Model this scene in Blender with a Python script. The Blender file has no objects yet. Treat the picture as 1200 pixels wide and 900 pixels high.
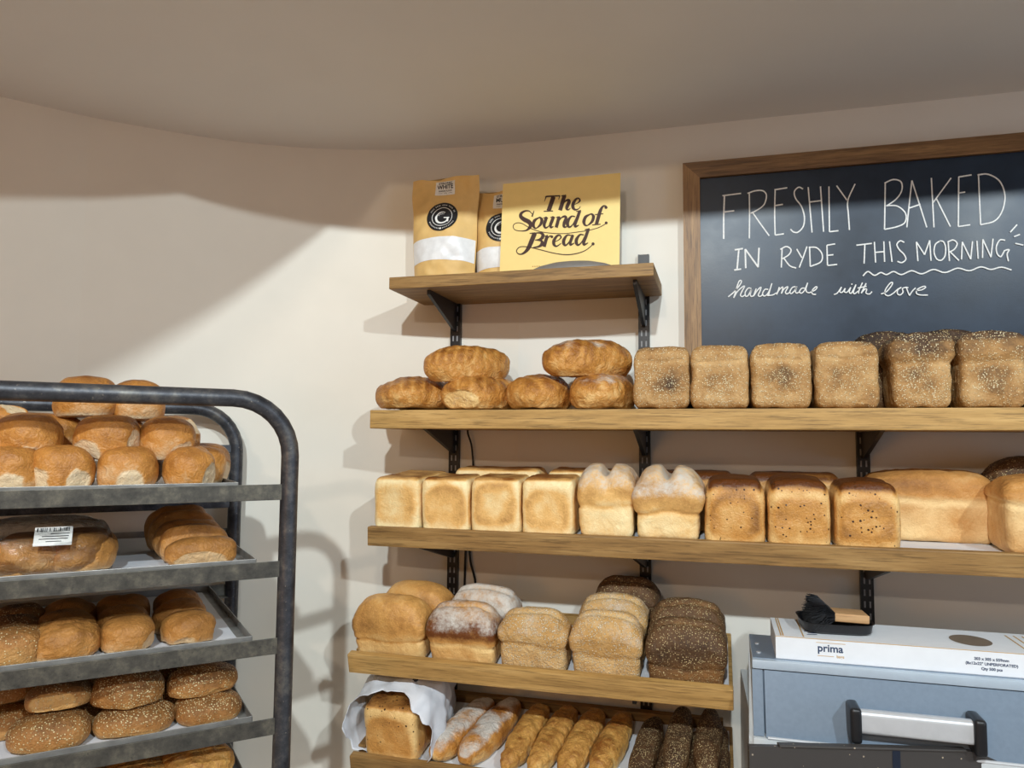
import bpy, bmesh, math
import numpy as np
from mathutils import Matrix, Vector

SC = bpy.context.scene
COL = SC.collection
# ------------------------------------------------------------------ camera
FPX = 870.0
def cam_axes(yaw, pitch, roll):
    f = np.array([-math.sin(yaw)*math.cos(pitch), math.cos(yaw)*math.cos(pitch), math.sin(pitch)])
    r = np.array([math.cos(yaw), math.sin(yaw), 0.0]); u = np.cross(r, f)
    return r*math.cos(roll)+u*math.sin(roll), -r*math.sin(roll)+u*math.cos(roll), f
CR, CU, CF = cam_axes(*[math.radians(a) for a in (15.6, 4.3, .42)])
CP = np.array([0.0, -1.85, 1.6])
cam = bpy.data.cameras.new('camera'); cam.sensor_width = 36; cam.lens = 36*FPX/1200; cam.clip_start = .02
co = bpy.data.objects.new('camera', cam); COL.objects.link(co); SC.camera = co
co.matrix_world = Matrix(((CR[0], CU[0], -CF[0], CP[0]), (CR[1], CU[1], -CF[1], CP[1]), (CR[2], CU[2], -CF[2], CP[2]), (0, 0, 0, 1)))
# ------------------------------------------------------------------ world, exposure, lamps
SC.view_settings.view_transform = 'Standard'; SC.view_settings.look = 'None'
SC.view_settings.gamma = 1; SC.view_settings.use_curve_mapping = False
SC.view_settings.exposure = 0.0
W = bpy.data.worlds.new('world'); SC.world = W; W.use_nodes = True
W.node_tree.nodes['Background'].inputs[0].default_value = (1.0, .76, .56, 1)
W.node_tree.nodes['Background'].inputs[1].default_value = .25
LAMPS = [  # name, position, aim, watts, radius, colour
    ('a', (1.7, -3.1, 3.08), (-.3, 0, 1.4), 195, .04, (.83, .95, 1.0)),
    ('b', (.045, -3.1, 3.08), (-.3, 0, 1.4), 232, .04, (.83, .95, 1.0)),
    ('c', (-.3, -4.3, 2.83), (-.2, 0, 1.6), 70, .05, (1.0, .84, .68)),
]
WIN = bpy.data.lights.new('window_daylight', 'AREA'); WIN.shape = 'RECTANGLE'; WIN.size = 1.4; WIN.size_y = 1.5
WIN.energy = 16; WIN.color = (.45, .68, 1.0)
wo = bpy.data.objects.new('window_daylight', WIN); COL.objects.link(wo)
wo.location = (2.95, -1.6, 1.75); wo.rotation_euler = (Vector((-1, .55, 0))).to_track_quat('-Z', 'Y').to_euler()

WARM = bpy.data.lights.new('warm_fill_light', 'AREA'); WARM.shape = 'DISK'; WARM.size = .7; WARM.energy = 8; WARM.color = (1.0, .44, .10)  # added fill light that warms the left wall; no real lamp stands here
wl = bpy.data.objects.new('warm_fill_light', WARM); COL.objects.link(wl); wl.location = (-1.1, -3.4, 1.5); wl.rotation_euler = Vector((-.12, 1, .14)).to_track_quat('-Z', 'Y').to_euler()

# ------------------------------------------------------------------ layout helpers
def ray(x, y): return CR*(x-600)/FPX + CU*(450-y)/FPX + CF
def aty(x, y, Y): d = ray(x, y); return CP + d*(Y-CP[1])/d[1]
def atz(x, y, Z): d = ray(x, y); return CP + d*(Z-CP[2])/d[2]
def s2l(v):
    v = v/255.0
    return v/12.92 if v <= .04045 else ((v+.055)/1.055)**2.4
def rgb(r, g, b): return (s2l(r), s2l(g), s2l(b), 1.0)
def sm(a, b, x):
    t = np.clip((x-a)/(b-a), 0, 1); return t*t*(3-2*t)
def _h(i, j, k, s):
    n = (i*374761393 + j*668265263 + k*2147483647 + s*1274126177) & 0xffffffff
    n = ((n ^ (n >> 13))*1274126177) & 0xffffffff
    return ((n ^ (n >> 16)) & 0xffff)/65535.0
def vnoise(P, sc, seed=0):
    Q = np.asarray(P)*sc + 100.0; I = np.floor(Q).astype(np.int64); F = Q-I; F = F*F*(3-2*F); o = 0
    for a in (0, 1):
        for b in (0, 1):
            for c in (0, 1):
                w = (F[:, 0] if a else 1-F[:, 0])*(F[:, 1] if b else 1-F[:, 1])*(F[:, 2] if c else 1-F[:, 2])
                o = o + w*_h(I[:, 0]+a, I[:, 1]+b, I[:, 2]+c, seed)
    return o*2-1
def fbm(P, sc, seed=0, octv=3):
    o = 0; a = 1.0
    for k in range(octv): o = o + a*vnoise(P, sc*2**k, seed+k*17); a *= .5
    return o

# ------------------------------------------------------------------ materials
MATS = {}
class NT:
    def __init__(s, name):
        s.m = bpy.data.materials.new(name); s.m.use_nodes = True; s.t = s.m.node_tree; s.t.nodes.clear()
        s.out = s.n('ShaderNodeOutputMaterial'); s.b = s.n('ShaderNodeBsdfPrincipled'); s.l(s.b.outputs[0], s.out.inputs[0])
    def n(s, k, **kw):
        o = s.t.nodes.new(k)
        for a, v in kw.items(): setattr(o, a, v)
        return o
    def l(s, a, b): s.t.links.new(a, b)
    def val(s, sock, v):
        if hasattr(v, 'is_output') or isinstance(v, bpy.types.NodeSocket): s.l(v, sock)
        else: sock.default_value = v
    def math(s, op, a, b=0.0, c=None, clamp=False):
        o = s.n('ShaderNodeMath', operation=op, use_clamp=clamp); s.val(o.inputs[0], a); s.val(o.inputs[1], b)
        if c is not None: s.val(o.inputs[2], c)
        return o.outputs[0]
    def mix(s, f, a, b, mode='MIX'):
        o = s.n('ShaderNodeMix', data_type='RGBA', blend_type=mode); s.val(o.inputs[0], f); s.val(o.inputs[6], a); s.val(o.inputs[7], b)
        return o.outputs[2]
    def noise(s, vec, sc, det=3, rough=.55):
        o = s.n('ShaderNodeTexNoise'); s.l(vec, o.inputs['Vector']); o.inputs['Scale'].default_value = sc
        o.inputs['Detail'].default_value = det; o.inputs['Roughness'].default_value = rough; return o.outputs[0]
    def ramp(s, f, stops):
        o = s.n('ShaderNodeValToRGB'); s.val(o.inputs[0], f); e = o.color_ramp.elements
        while len(e) < len(stops): e.new(.5)
        for i, (p, c) in enumerate(stops): e[i].position = p; e[i].color = c
        return o.outputs[0]
    def maprange(s, v, a, b, c=0.0, d=1.0):
        o = s.n('ShaderNodeMapRange', interpolation_type='SMOOTHSTEP'); s.val(o.inputs[0], v)
        for i, x in enumerate((a, b, c, d)): o.inputs[i+1].default_value = x
        return o.outputs[0]
    def coords(s, scale=None):
        tc = s.n('ShaderNodeTexCoord'); oi = s.n('ShaderNodeObjectInfo'); ad = s.n('ShaderNodeVectorMath', operation='ADD')
        r = s.math('MULTIPLY', oi.outputs['Random'], 7.0); s.l(tc.outputs['Object'], ad.inputs[0]); s.l(r, ad.inputs[1])
        if scale:
            m = s.n('ShaderNodeVectorMath', operation='MULTIPLY'); s.l(ad.outputs[0], m.inputs[0]); m.inputs[1].default_value = scale; return m.outputs[0]
        return ad.outputs[0]
    def bump(s, h, st=.3, d=.002):
        o = s.n('ShaderNodeBump'); o.inputs['Strength'].default_value = st; o.inputs['Distance'].default_value = d
        s.l(h, o.inputs['Height']); s.l(o.outputs[0], s.b.inputs['Normal'])
    def done(s, base=None, rough=.6, metal=0.0, spec=None):
        if base is not None: s.val(s.b.inputs['Base Color'], base)
        s.val(s.b.inputs['Roughness'], rough); s.val(s.b.inputs['Metallic'], metal)
        if spec is not None: s.b.inputs['Specular IOR Level'].default_value = spec
        MATS[s.m.name] = s.m; return s.m

def plain(name, col, rough=.6, metal=0.0, var=.06, sc=40, bump=0.0, spec=None):
    t = NT(name); v = t.coords(); n = t.noise(v, sc, 4)
    c = t.mix(1.0, col, t.ramp(n, [(.3, (1-var*2, 1-var*2, 1-var*2, 1)), (.7, (1, 1, 1, 1))]), 'MULTIPLY')
    if bump: t.bump(n, bump)
    return t.done(c, rough, metal, spec)

def crust(name, pale, mid, dark, seedcol=None, seedcol2=None, sscale=240, ssize=.30, amt=.35, rough=.5, flour=(.66, .62, .56, 1), bump=.5, fleck=None, nscale=55, wrk=.35):
    t = NT(name); v = t.coords(); at = t.n('ShaderNodeAttribute', attribute_name='crust'); se = t.n('ShaderNodeSeparateColor')
    t.l(at.outputs['Color'], se.inputs[0]); R, G, B = se.outputs[0], se.outputs[1], se.outputs[2]
    n1 = t.noise(v, nscale, 5, .65); n2 = t.noise(v, 330, 3, .6); n0 = t.noise(v, 17, 3, .6)
    wn = t.n('ShaderNodeTexNoise'); t.l(v, wn.inputs['Vector']); wn.inputs['Scale'].default_value = 62; wn.inputs['Detail'].default_value = 5; wn.inputs['Distortion'].default_value = .8
    wr = t.math('MULTIPLY', t.math('ABSOLUTE', t.math('SUBTRACT', wn.outputs[0], .5)), 4.0, clamp=True)
    f = t.math('ADD', R, t.math('MULTIPLY', t.math('SUBTRACT', n1, .5), amt*1.15))
    f = t.math('ADD', f, t.math('MULTIPLY', t.math('SUBTRACT', n0, .5), amt*.9))
    f = t.math('ADD', f, t.math('MULTIPLY', t.math('SUBTRACT', .35, wr), amt*.35))
    f = t.math('ADD', f, t.math('MULTIPLY', t.math('SUBTRACT', n2, .5), amt*.8), clamp=True)
    c = t.ramp(f, [(0.0, pale), (.5, mid), (1.0, dark)])
    n3 = t.noise(v, 130, 6, .78); n4 = t.noise(v, 30, 3, .6)
    fl = t.math('MULTIPLY', t.maprange(t.math('ADD', t.math('ADD', t.math('MULTIPLY', n3, .75), t.math('MULTIPLY', n4, .55)), t.math('MULTIPLY', G, .95)), .92, 1.42), .92)
    c = t.mix(fl, c, flour)
    h = t.math('ADD', t.math('ADD', t.math('MULTIPLY', n1, .7), t.math('MULTIPLY', n2, .5)), t.math('MULTIPLY', wr, wrk))
    if fleck:
        vo = t.n('ShaderNodeTexVoronoi'); t.l(v, vo.inputs['Vector']); vo.inputs['Scale'].default_value = 150
        cs = t.n('ShaderNodeSeparateColor'); t.l(vo.outputs['Color'], cs.inputs[0])
        k = t.math('MULTIPLY', t.math('LESS_THAN', vo.outputs['Distance'], t.math('MULTIPLY', cs.outputs[1], .36)), t.math('GREATER_THAN', cs.outputs[0], .60))
        c = t.mix(k, c, fleck)
    if seedcol:
        vo = t.n('ShaderNodeTexVoronoi'); t.l(v, vo.inputs['Vector']); vo.inputs['Scale'].default_value = sscale
        cs = t.n('ShaderNodeSeparateColor'); t.l(vo.outputs['Color'], cs.inputs[0])
        cl = t.maprange(t.noise(v, 34, 2), .32, .62, .55, 1.25)
        k = t.math('MULTIPLY', t.maprange(vo.outputs['Distance'], ssize*1.25, ssize*.85), t.math('LESS_THAN', cs.outputs[0], t.math('MULTIPLY', B, cl)))
        sc_ = t.mix(cs.outputs[1], seedcol, seedcol2 or seedcol); c = t.mix(k, c, sc_)
        h = t.math('ADD', h, t.math('MULTIPLY', k, .8))
    t.bump(h, bump, .005)
    return t.done(c, rough, 0, .35)

def wood(name, c1, c2, c3, rough=.55, axis=0, sc=1.0):
    t = NT(name); s = [60, 60, 60]; s[axis] = 5; v = t.coords(tuple(x*sc for x in s)); n = t.noise(v, 1.0, 6, .65)
    s2 = [330, 330, 330]; s2[axis] = 14; v2 = t.coords(tuple(x*sc for x in s2)); n2 = t.noise(v2, 1.0, 4, .65)
    s3 = [120, 120, 120]; s3[axis] = 4; n3 = t.noise(t.coords(tuple(x*sc for x in s3)), 1.0, 3, .6)
    c = t.ramp(n, [(.25, c1), (.5, c2), (.75, c3)])
    c = t.mix(t.math('MULTIPLY', t.maprange(n2, .50, .66), .55), c, tuple(x*.38 for x in c1[:3])+(1,))
    c = t.mix(t.math('MULTIPLY', t.maprange(n3, .56, .70), .5), c, tuple(x*.5 for x in c1[:3])+(1,))
    kn = t.n('ShaderNodeTexVoronoi'); t.l(t.coords(), kn.inputs['Vector']); kn.inputs['Scale'].default_value = 4.2
    c = t.mix(t.math('MULTIPLY', t.maprange(kn.outputs['Distance'], .09, .03), .6), c, (.05, .026, .012, 1))
    t.bump(n2, .35, .001); return t.done(c, rough, 0, .4)

M = {}
M['wall'] = plain('cream_wall_paint', rgb(234, 229, 219), .75, var=.015, sc=9, bump=.02)
M['wall_left'] = plain('cream_wall_warm_light_tint', rgb(234, 227, 214), .75, var=.015, sc=9, bump=.02)  # same cream wall; warm ambient light is tinted into the colour
M['ceil'] = plain('ceiling_paint', rgb(228, 222, 215), .8, var=.015, sc=6)
M['floor'] = plain('grey_vinyl_floor', rgb(192, 186, 180), .5, var=.1, sc=12)
M['wood_dark'] = wood('stained_oak', rgb(116, 84, 46), rgb(150, 114, 66), rgb(176, 140, 88))
M['wood_light'] = wood('golden_oak', rgb(146, 110, 60), rgb(184, 144, 84), rgb(208, 168, 106))
M['wood_frame'] = wood('dark_frame_wood', rgb(92, 64, 38), rgb(122, 90, 56), rgb(154, 118, 76), .45)
M['wood_frame_v'] = wood('dark_frame_wood_upright', rgb(112, 82, 50), rgb(148, 112, 72), rgb(184, 146, 98), .45, axis=2)
M['wood_block'] = wood('beech_block', rgb(176, 132, 88), rgb(196, 152, 106), rgb(212, 172, 126))
M['black'] = plain('black_powder_coat', rgb(26, 26, 30), .42, var=.1)
M['slot'] = plain('slot_black', rgb(8, 8, 9), .8)
M['slotlight'] = plain('wall_seen_through_slot', rgb(150, 150, 152), .7)
M['cable'] = plain('black_cable', rgb(16, 16, 18), .5)
M['steel'] = None
t = NT('worn_rack_steel'); v = t.coords(); n = t.noise(v, 26, 6, .7); n2 = t.noise(v, 140, 4, .7)
c = t.ramp(n, [(.28, rgb(38, 39, 44)), (.52, rgb(74, 75, 80)), (.72, rgb(116, 113, 108))])
c = t.mix(t.maprange(n2, .62, .75), c, rgb(150, 142, 130)); t.bump(n2, .2, .001)
M['steel'] = t.done(c, .42, .55)
t = NT('worn_rail_steel'); v = t.coords(); n = t.noise(v, 34, 6, .7); n2 = t.noise(v, 120, 4, .7)
c = t.ramp(n, [(.28, rgb(58, 56, 54)), (.5, rgb(88, 85, 78)), (.72, rgb(124, 118, 104))])
c = t.mix(t.maprange(n2, .60, .75), c, rgb(60, 58, 56)); t.bump(n2, .25, .001)
M['rail'] = t.done(c, .45, .45)
M['tray'] = plain('baking_tray_metal', rgb(168, 166, 162), .35, .45, var=.2, sc=30)
M['paper'] = plain('white_greaseproof_paper', rgb(226, 228, 234), .7, var=.04, sc=14, bump=.1)
M['chalkboard'] = None
t = NT('blackboard_slate'); v = t.coords(); n = t.noise(v, 7, 5, .65); n2 = t.noise(v, 300, 2)
c = t.ramp(n, [(.3, rgb(22, 34, 50)), (.7, rgb(34, 50, 70))]); t.bump(n2, .12, .0006)  # blue of the reflected daylight is mixed into the slate colour
M['chalkboard'] = t.done(c, t.ramp(n, [(.3, (.30, .30, .30, 1)), (.7, (.36, .36, .36, 1))]), 0, .32)
M['chalk'] = plain('white_chalk', rgb(240, 240, 238), .9, var=.10, sc=220)
M['kraft'] = plain('kraft_paper', rgb(230, 190, 120), .6, var=.06, sc=30, bump=.15)
M['card'] = plain('yellow_card', rgb(246, 216, 138), .55, var=.02)
M['ink'] = plain('brown_ink', rgb(62, 32, 20), .6)
M['label_white'] = plain('white_label', rgb(235, 233, 228), .55, var=.02)
M['ink_black'] = plain('black_ink', rgb(22, 22, 26), .45)
M['ink_navy'] = plain('navy_ink', rgb(40, 62, 96), .5)
M['ink_gold'] = plain('gold_ink', rgb(204, 160, 92), .5)
M['flour'] = plain('flour_in_window', rgb(240, 240, 240), .35, var=.06, sc=60)
M['greylid'] = plain('grey_plastic', rgb(128, 122, 116), .5)
M['machine'] = plain('blue_grey_enamel', rgb(122, 138, 156), .32, .15, var=.05, sc=120)
M['machine_light'] = plain('pale_grey_enamel', rgb(206, 210, 212), .38, .0, var=.04, sc=20)
M['alu'] = plain('brushed_aluminium', rgb(214, 216, 220), .34, .35, var=.05)
M['trim'] = plain('highlight_blue_grey_enamel', rgb(182, 196, 210), .35, .1, var=.04)  # machine enamel made paler: lamp highlight along the top edge painted in
M['darkmetal'] = None
t = NT('crumb_speckled_dark_metal'); v = t.coords(); vo = t.n('ShaderNodeTexVoronoi'); t.l(v, vo.inputs['Vector']); vo.inputs['Scale'].default_value = 130
cs = t.n('ShaderNodeSeparateColor'); t.l(vo.outputs['Color'], cs.inputs[0])
k = t.math('MULTIPLY', t.math('LESS_THAN', vo.outputs['Distance'], .2), t.math('GREATER_THAN', cs.outputs[0], .86))
M['darkmetal'] = t.done(t.mix(k, rgb(66, 62, 60), rgb(176, 160, 138)), .5, .1)
M['tape'] = plain('dark_blue_tape', rgb(22, 32, 50), .5)
M['boxcard'] = plain('white_carton', rgb(232, 234, 238), .6, var=.02)
M['bristle'] = plain('black_bristle', rgb(20, 21, 26), .6)
M['plastic_black'] = plain('black_plastic', rgb(24, 25, 29), .4)
M['lampcan'] = plain('white_lamp_can', rgb(220, 220, 220), .5)
M['hole'] = plain('brown_carton_inside', rgb(120, 104, 88), .8)
M['cord'] = M['cable']

M['white'] = crust('white_tin_crust', rgb(255, 238, 188), rgb(234, 184, 112), rgb(136, 80, 30), rough=.5, amt=.26, bump=.4)
M['multi'] = crust('multigrain_crust', rgb(246, 208, 142), rgb(206, 148, 78), rgb(96, 52, 20), rough=.34, amt=.28, fleck=rgb(66, 40, 20))
M['whole'] = crust('wholemeal_crust', rgb(244, 208, 150), rgb(204, 146, 80), rgb(124, 76, 34), rough=.55, amt=.25)
M['sesame'] = crust('sesame_crust', rgb(214, 176, 122), rgb(174, 130, 78), rgb(80, 58, 40), rgb(252, 238, 200), rgb(214, 182, 130), amt=.45, sscale=330, ssize=.34, rough=.6, bump=.7)
M['darkseed'] = crust('dark_malt_crust', rgb(150, 108, 64), rgb(104, 74, 46), rgb(52, 36, 26), rgb(232, 208, 156), rgb(150, 124, 88), amt=.4, sscale=330, ssize=.34, rough=.55, bump=.7)
M['oat'] = crust('oat_topped_crust', rgb(230, 196, 142), rgb(200, 154, 92), rgb(140, 96, 50), rgb(244, 232, 208), rgb(226, 200, 156), amt=.35, sscale=300, ssize=.36, rough=.65, bump=.8)
M['golden'] = crust('golden_crust', rgb(242, 206, 142), rgb(212, 156, 86), rgb(112, 62, 26), rough=.42, amt=.34, bump=.45)
M['bloom'] = crust('bloomer_crust', rgb(244, 206, 140), rgb(204, 142, 68), rgb(128, 72, 24), rough=.36, amt=.42, bump=.6, wrk=.7)
M['roll'] = crust('roll_crust', rgb(230, 206, 168), rgb(198, 136, 66), rgb(116, 66, 24), rough=.4, amt=.34, bump=.5, wrk=.5)
M['bap'] = crust('wholemeal_roll_crust', rgb(222, 188, 142), rgb(188, 132, 68), rgb(122, 78, 34), rough=.5, amt=.34, bump=.55, wrk=.5)
M['seedroll'] = crust('seeded_roll_crust', rgb(206, 160, 98), rgb(168, 116, 62), rgb(88, 58, 32), rgb(246, 228, 180), rgb(206, 172, 118), amt=.4, sscale=290, ssize=.33, rough=.55, bump=.7)
M['cheese'] = crust('cheese_baked_crust', rgb(248, 214, 146), rgb(214, 160, 84), rgb(140, 84, 34), rough=.38, amt=.6, bump=.7, nscale=85)

# ------------------------------------------------------------------ mesh building
class MB:
    def __init__(s): s.v = []; s.f = []; s.mi = []
    def add(s, V, F, mi=0):
        o = len(s.v); s.v += [tuple(map(float, p)) for p in V]; s.f += [tuple(i+o for i in f) for f in F]; s.mi += [mi]*len(F); return s
    def box(s, c, d, bev=0.0, mi=0, seg=2, M4=None):
        bm = bmesh.new(); bmesh.ops.create_cube(bm, size=1); bmesh.ops.scale(bm, vec=d, verts=bm.verts)
        if bev > 0: bmesh.ops.bevel(bm, geom=list(bm.edges), offset=bev, segments=seg, affect='EDGES', profile=.6)
        bmesh.ops.translate(bm, vec=c, verts=bm.verts)
        if M4 is not None: bmesh.ops.transform(bm, matrix=M4, verts=bm.verts)
        bm.verts.ensure_lookup_table(); s.add([v.co for v in bm.verts], [[v.index for v in f.verts] for f in bm.faces], mi); bm.free(); return s
    def tube(s, path, r, n=12, mi=0, cap=True):
        P = np.array(path, float); N = len(P); rr = np.broadcast_to(np.asarray(r, float), (N,))
        T = np.gradient(P, axis=0); T /= np.linalg.norm(T, axis=1)[:, None]+1e-12
        a = np.array([0, 0, 1.0]) if abs(T[0][2]) < .9 else np.array([1.0, 0, 0]); V = []
        nrm = np.cross(T[0], a); nrm /= np.linalg.norm(nrm)
        for i in range(N):
            nrm = nrm - T[i]*(nrm@T[i]); nrm /= np.linalg.norm(nrm); bi = np.cross(T[i], nrm)
            for k in range(n): an = 2*math.pi*k/n; V.append(P[i]+rr[i]*(math.cos(an)*nrm+math.sin(an)*bi))
        F = [(i*n+k, i*n+(k+1) % n, (i+1)*n+(k+1) % n, (i+1)*n+k) for i in range(N-1) for k in range(n)]
        if cap: F += [tuple(range(n))[::-1], tuple((N-1)*n+k for k in range(n))]
        return s.add(V, F, mi)
    def prism(s, poly, ax, a, b, mi=0):
        # polygon in the two other axes, extruded along axis ax from a to b
        o = [i for i in range(3) if i != ax]; n = len(poly); V = []
        for w in (a, b):
            for p in poly: q = [0, 0, 0]; q[ax] = w; q[o[0]] = p[0]; q[o[1]] = p[1]; V.append(q)
        F = [tuple(range(n)), tuple(range(2*n-1, n-1, -1))]+[(i, i+n, (i+1) % n+n, (i+1) % n) for i in range(n)]
        return s.add(V, F, mi)
    def ribbon(s, pts, w, fn, th=.0006, mi=0):
        # flat stroke: pts 2D, w width(s), fn maps (u, v, lift) to 3D
        P = np.array(pts, float); n = len(P); ww = np.broadcast_to(np.asarray(w, float), (n,))
        T = np.gradient(P, axis=0); T /= np.linalg.norm(T, axis=1)[:, None]+1e-12; Nn = np.stack([-T[:, 1], T[:, 0]], 1)
        A = P+Nn*ww[:, None]/2; B = P-Nn*ww[:, None]/2; V = []
        for i in range(n): V += [fn(*A[i], 0), fn(*B[i], 0), fn(*A[i], th), fn(*B[i], th)]
        F = []
        for i in range(n-1):
            a = i*4; b = a+4; F += [(a+2, a+3, b+3, b+2), (a, a+2, b+2, b), (a+3, a+1, b+1, b+3)]
        F += [(0, 1, 3, 2), (4*n-4, 4*n-2, 4*n-1, 4*n-3)]
        return s.add(V, F, mi)
    def disc(s, c, r, fn, th=.0006, mi=0, n=20):
        V = [fn(c[0]+r*math.cos(2*math.pi*k/n), c[1]+r*math.sin(2*math.pi*k/n), th) for k in range(n)]
        return s.add(V, [tuple(range(n))], mi)
    def build(s, name, mats, parent=None, smooth=False, loc=(0, 0, 0), rot=(0, 0, 0), attr=None):
        me = bpy.data.meshes.new(name); me.from_pydata(s.v, [], s.f); mats = mats if isinstance(mats, (list, tuple)) else [mats]
        for m in mats: me.materials.append(m)
        me.polygons.foreach_set('material_index', s.mi)
        if len(mats) and (max(s.mi) if s.mi else 0) == 0: pass
        bm = bmesh.new(); bm.from_mesh(me); bmesh.ops.recalc_face_normals(bm, faces=bm.faces); bm.to_mesh(me); bm.free()
        if smooth: me.polygons.foreach_set('use_smooth', [True]*len(me.polygons))
        if smooth == 'auto':
            me.set_sharp_from_angle(angle=math.radians(35))
        return link(name, me, parent, loc, rot)
def link(name, me, parent=None, loc=(0, 0, 0), rot=(0, 0, 0)):
    o = bpy.data.objects.new(name, me); COL.objects.link(o); o.location = loc; o.rotation_euler = rot
    if parent is not None: o.parent = parent
    return o
def tag(o, label=None, cat=None, group=None, kind=None):
    if label: o['label'] = label
    if cat: o['category'] = cat
    if group: o['group'] = group
    if kind: o['kind'] = kind
    return o
def empty(name, loc=(0, 0, 0), rot=(0, 0, 0)):
    o = bpy.data.objects.new(name, None); o.empty_display_size = .05; COL.objects.link(o); o.location = loc; o.rotation_euler = rot; return o
def textmesh(body, size, bold=0.0, shear=0.0, sx=1.0):
    cu = bpy.data.curves.new('lettering', 'FONT'); cu.body = body; cu.size = size; cu.align_x = 'CENTER'; cu.align_y = 'CENTER'; cu.offset = bold; cu.shear = shear
    cu.resolution_u = 4; o = bpy.data.objects.new('lettering', cu); COL.objects.link(o); dg = bpy.context.evaluated_depsgraph_get()
    me = bpy.data.meshes.new_from_object(o.evaluated_get(dg)); V = [(v.co.x*sx, v.co.y) for v in me.vertices]; F = [tuple(p.vertices) for p in me.polygons]
    bpy.data.objects.remove(o); bpy.data.curves.remove(cu); bpy.data.meshes.remove(me); return V, F
def addtext(mb, body, size, c, fn, bold=0.0, mi=0, shear=0.0, sx=1.0, ang=0.0, lift=.0008):
    V, F = textmesh(body, size, bold, shear, sx); ca, sa = math.cos(ang), math.sin(ang)
    mb.add([fn(c[0]+x*ca-y*sa, c[1]+x*sa+y*ca, lift) for x, y in V], F, mi); return mb
def smooth_path(pts, k=6):
    P = np.array(pts, float)
    if len(P) < 3: return P
    Q = np.vstack([2*P[0]-P[1], P, 2*P[-1]-P[-2]]); o = []
    for i in range(1, len(Q)-2):
        for t in np.linspace(0, 1, k, endpoint=False):
            a, b, c, d = Q[i-1], Q[i], Q[i+1], Q[i+2]
            o.append(.5*((2*b)+(-a+c)*t+(2*a-5*b+4*c-d)*t*t+(-a+3*b-3*c+d)*t**3))
    o.append(P[-1]); return np.array(o)

_GRID = {}
def cubegrid(n):
    if n in _GRID: return _GRID[n]
    idx = {}; V = []; F = []
    def vid(p):
        k = tuple(p)
        if k not in idx: idx[k] = len(V); V.append(p)
        return idx[k]
    for ax in range(3):
        for sg in (0, n):
            for i in range(n):
                for j in range(n):
                    q = []
                    for a, b in ((i, j), (i+1, j), (i+1, j+1), (i, j+1)):
                        p = [0, 0, 0]; p[ax] = sg; o = [k for k in range(3) if k != ax]; p[o[0]] = a; p[o[1]] = b; q.append(vid(tuple(p)))
                    if (sg == n) != (ax == 1): pass
                    else: q = q[::-1]
                    F.append(tuple(q))
    V = np.array(V, float)*2/n-1; F = np.array(F); _GRID[n] = (V, F); return V, F
def bread(name, V, F, col, mat, parent=None):
    me = bpy.data.meshes.new(name); me.vertices.add(len(V)); me.vertices.foreach_set('co', np.ascontiguousarray(V, dtype=np.float32).ravel())
    me.loops.add(F.size); me.loops.foreach_set('vertex_index', F.ravel().astype(np.int32)); me.polygons.add(len(F))
    me.polygons.foreach_set('loop_start', np.arange(0, F.size, 4, dtype=np.int32)); me.update(calc_edges=True)
    me.polygons.foreach_set('use_smooth', [True]*len(F)); me.materials.append(mat)
    a = me.attributes.new('crust', 'FLOAT_COLOR', 'POINT'); C = np.ones((len(V), 4), np.float32); C[:, :col.shape[1]] = np.clip(col, 0, 1.5); a.data.foreach_set('color', C.ravel())
    bm = bmesh.new(); bm.from_mesh(me); bmesh.ops.recalc_face_normals(bm, faces=bm.faces); bm.to_mesh(me); bm.free()
    return link(name, me, parent)
def rbox(h, r, n=26, rz=None):
    V, F = cubegrid(n); c = np.sign(V)*np.abs(V)**.8; h = np.array(h); p = c*h; rr = np.minimum(np.broadcast_to(np.array(r, float), (3,)), h)
    inn = np.clip(p, -(h-rr), h-rr); d = (p-inn)/rr; L = np.linalg.norm(d, axis=1)
    nn = d/np.maximum(L, 1e-9)[:, None]; return c, inn+nn*rr*np.minimum(1, np.maximum(L, 1))[:, None]*1.0, nn, F
def face_uv(P, h, ax): return P[:, ax[0]]/h[ax[0]], P[:, ax[1]]/h[ax[1]]

SEED = [1]
def nseed(): SEED[0] += 7; return SEED[0]

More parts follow.
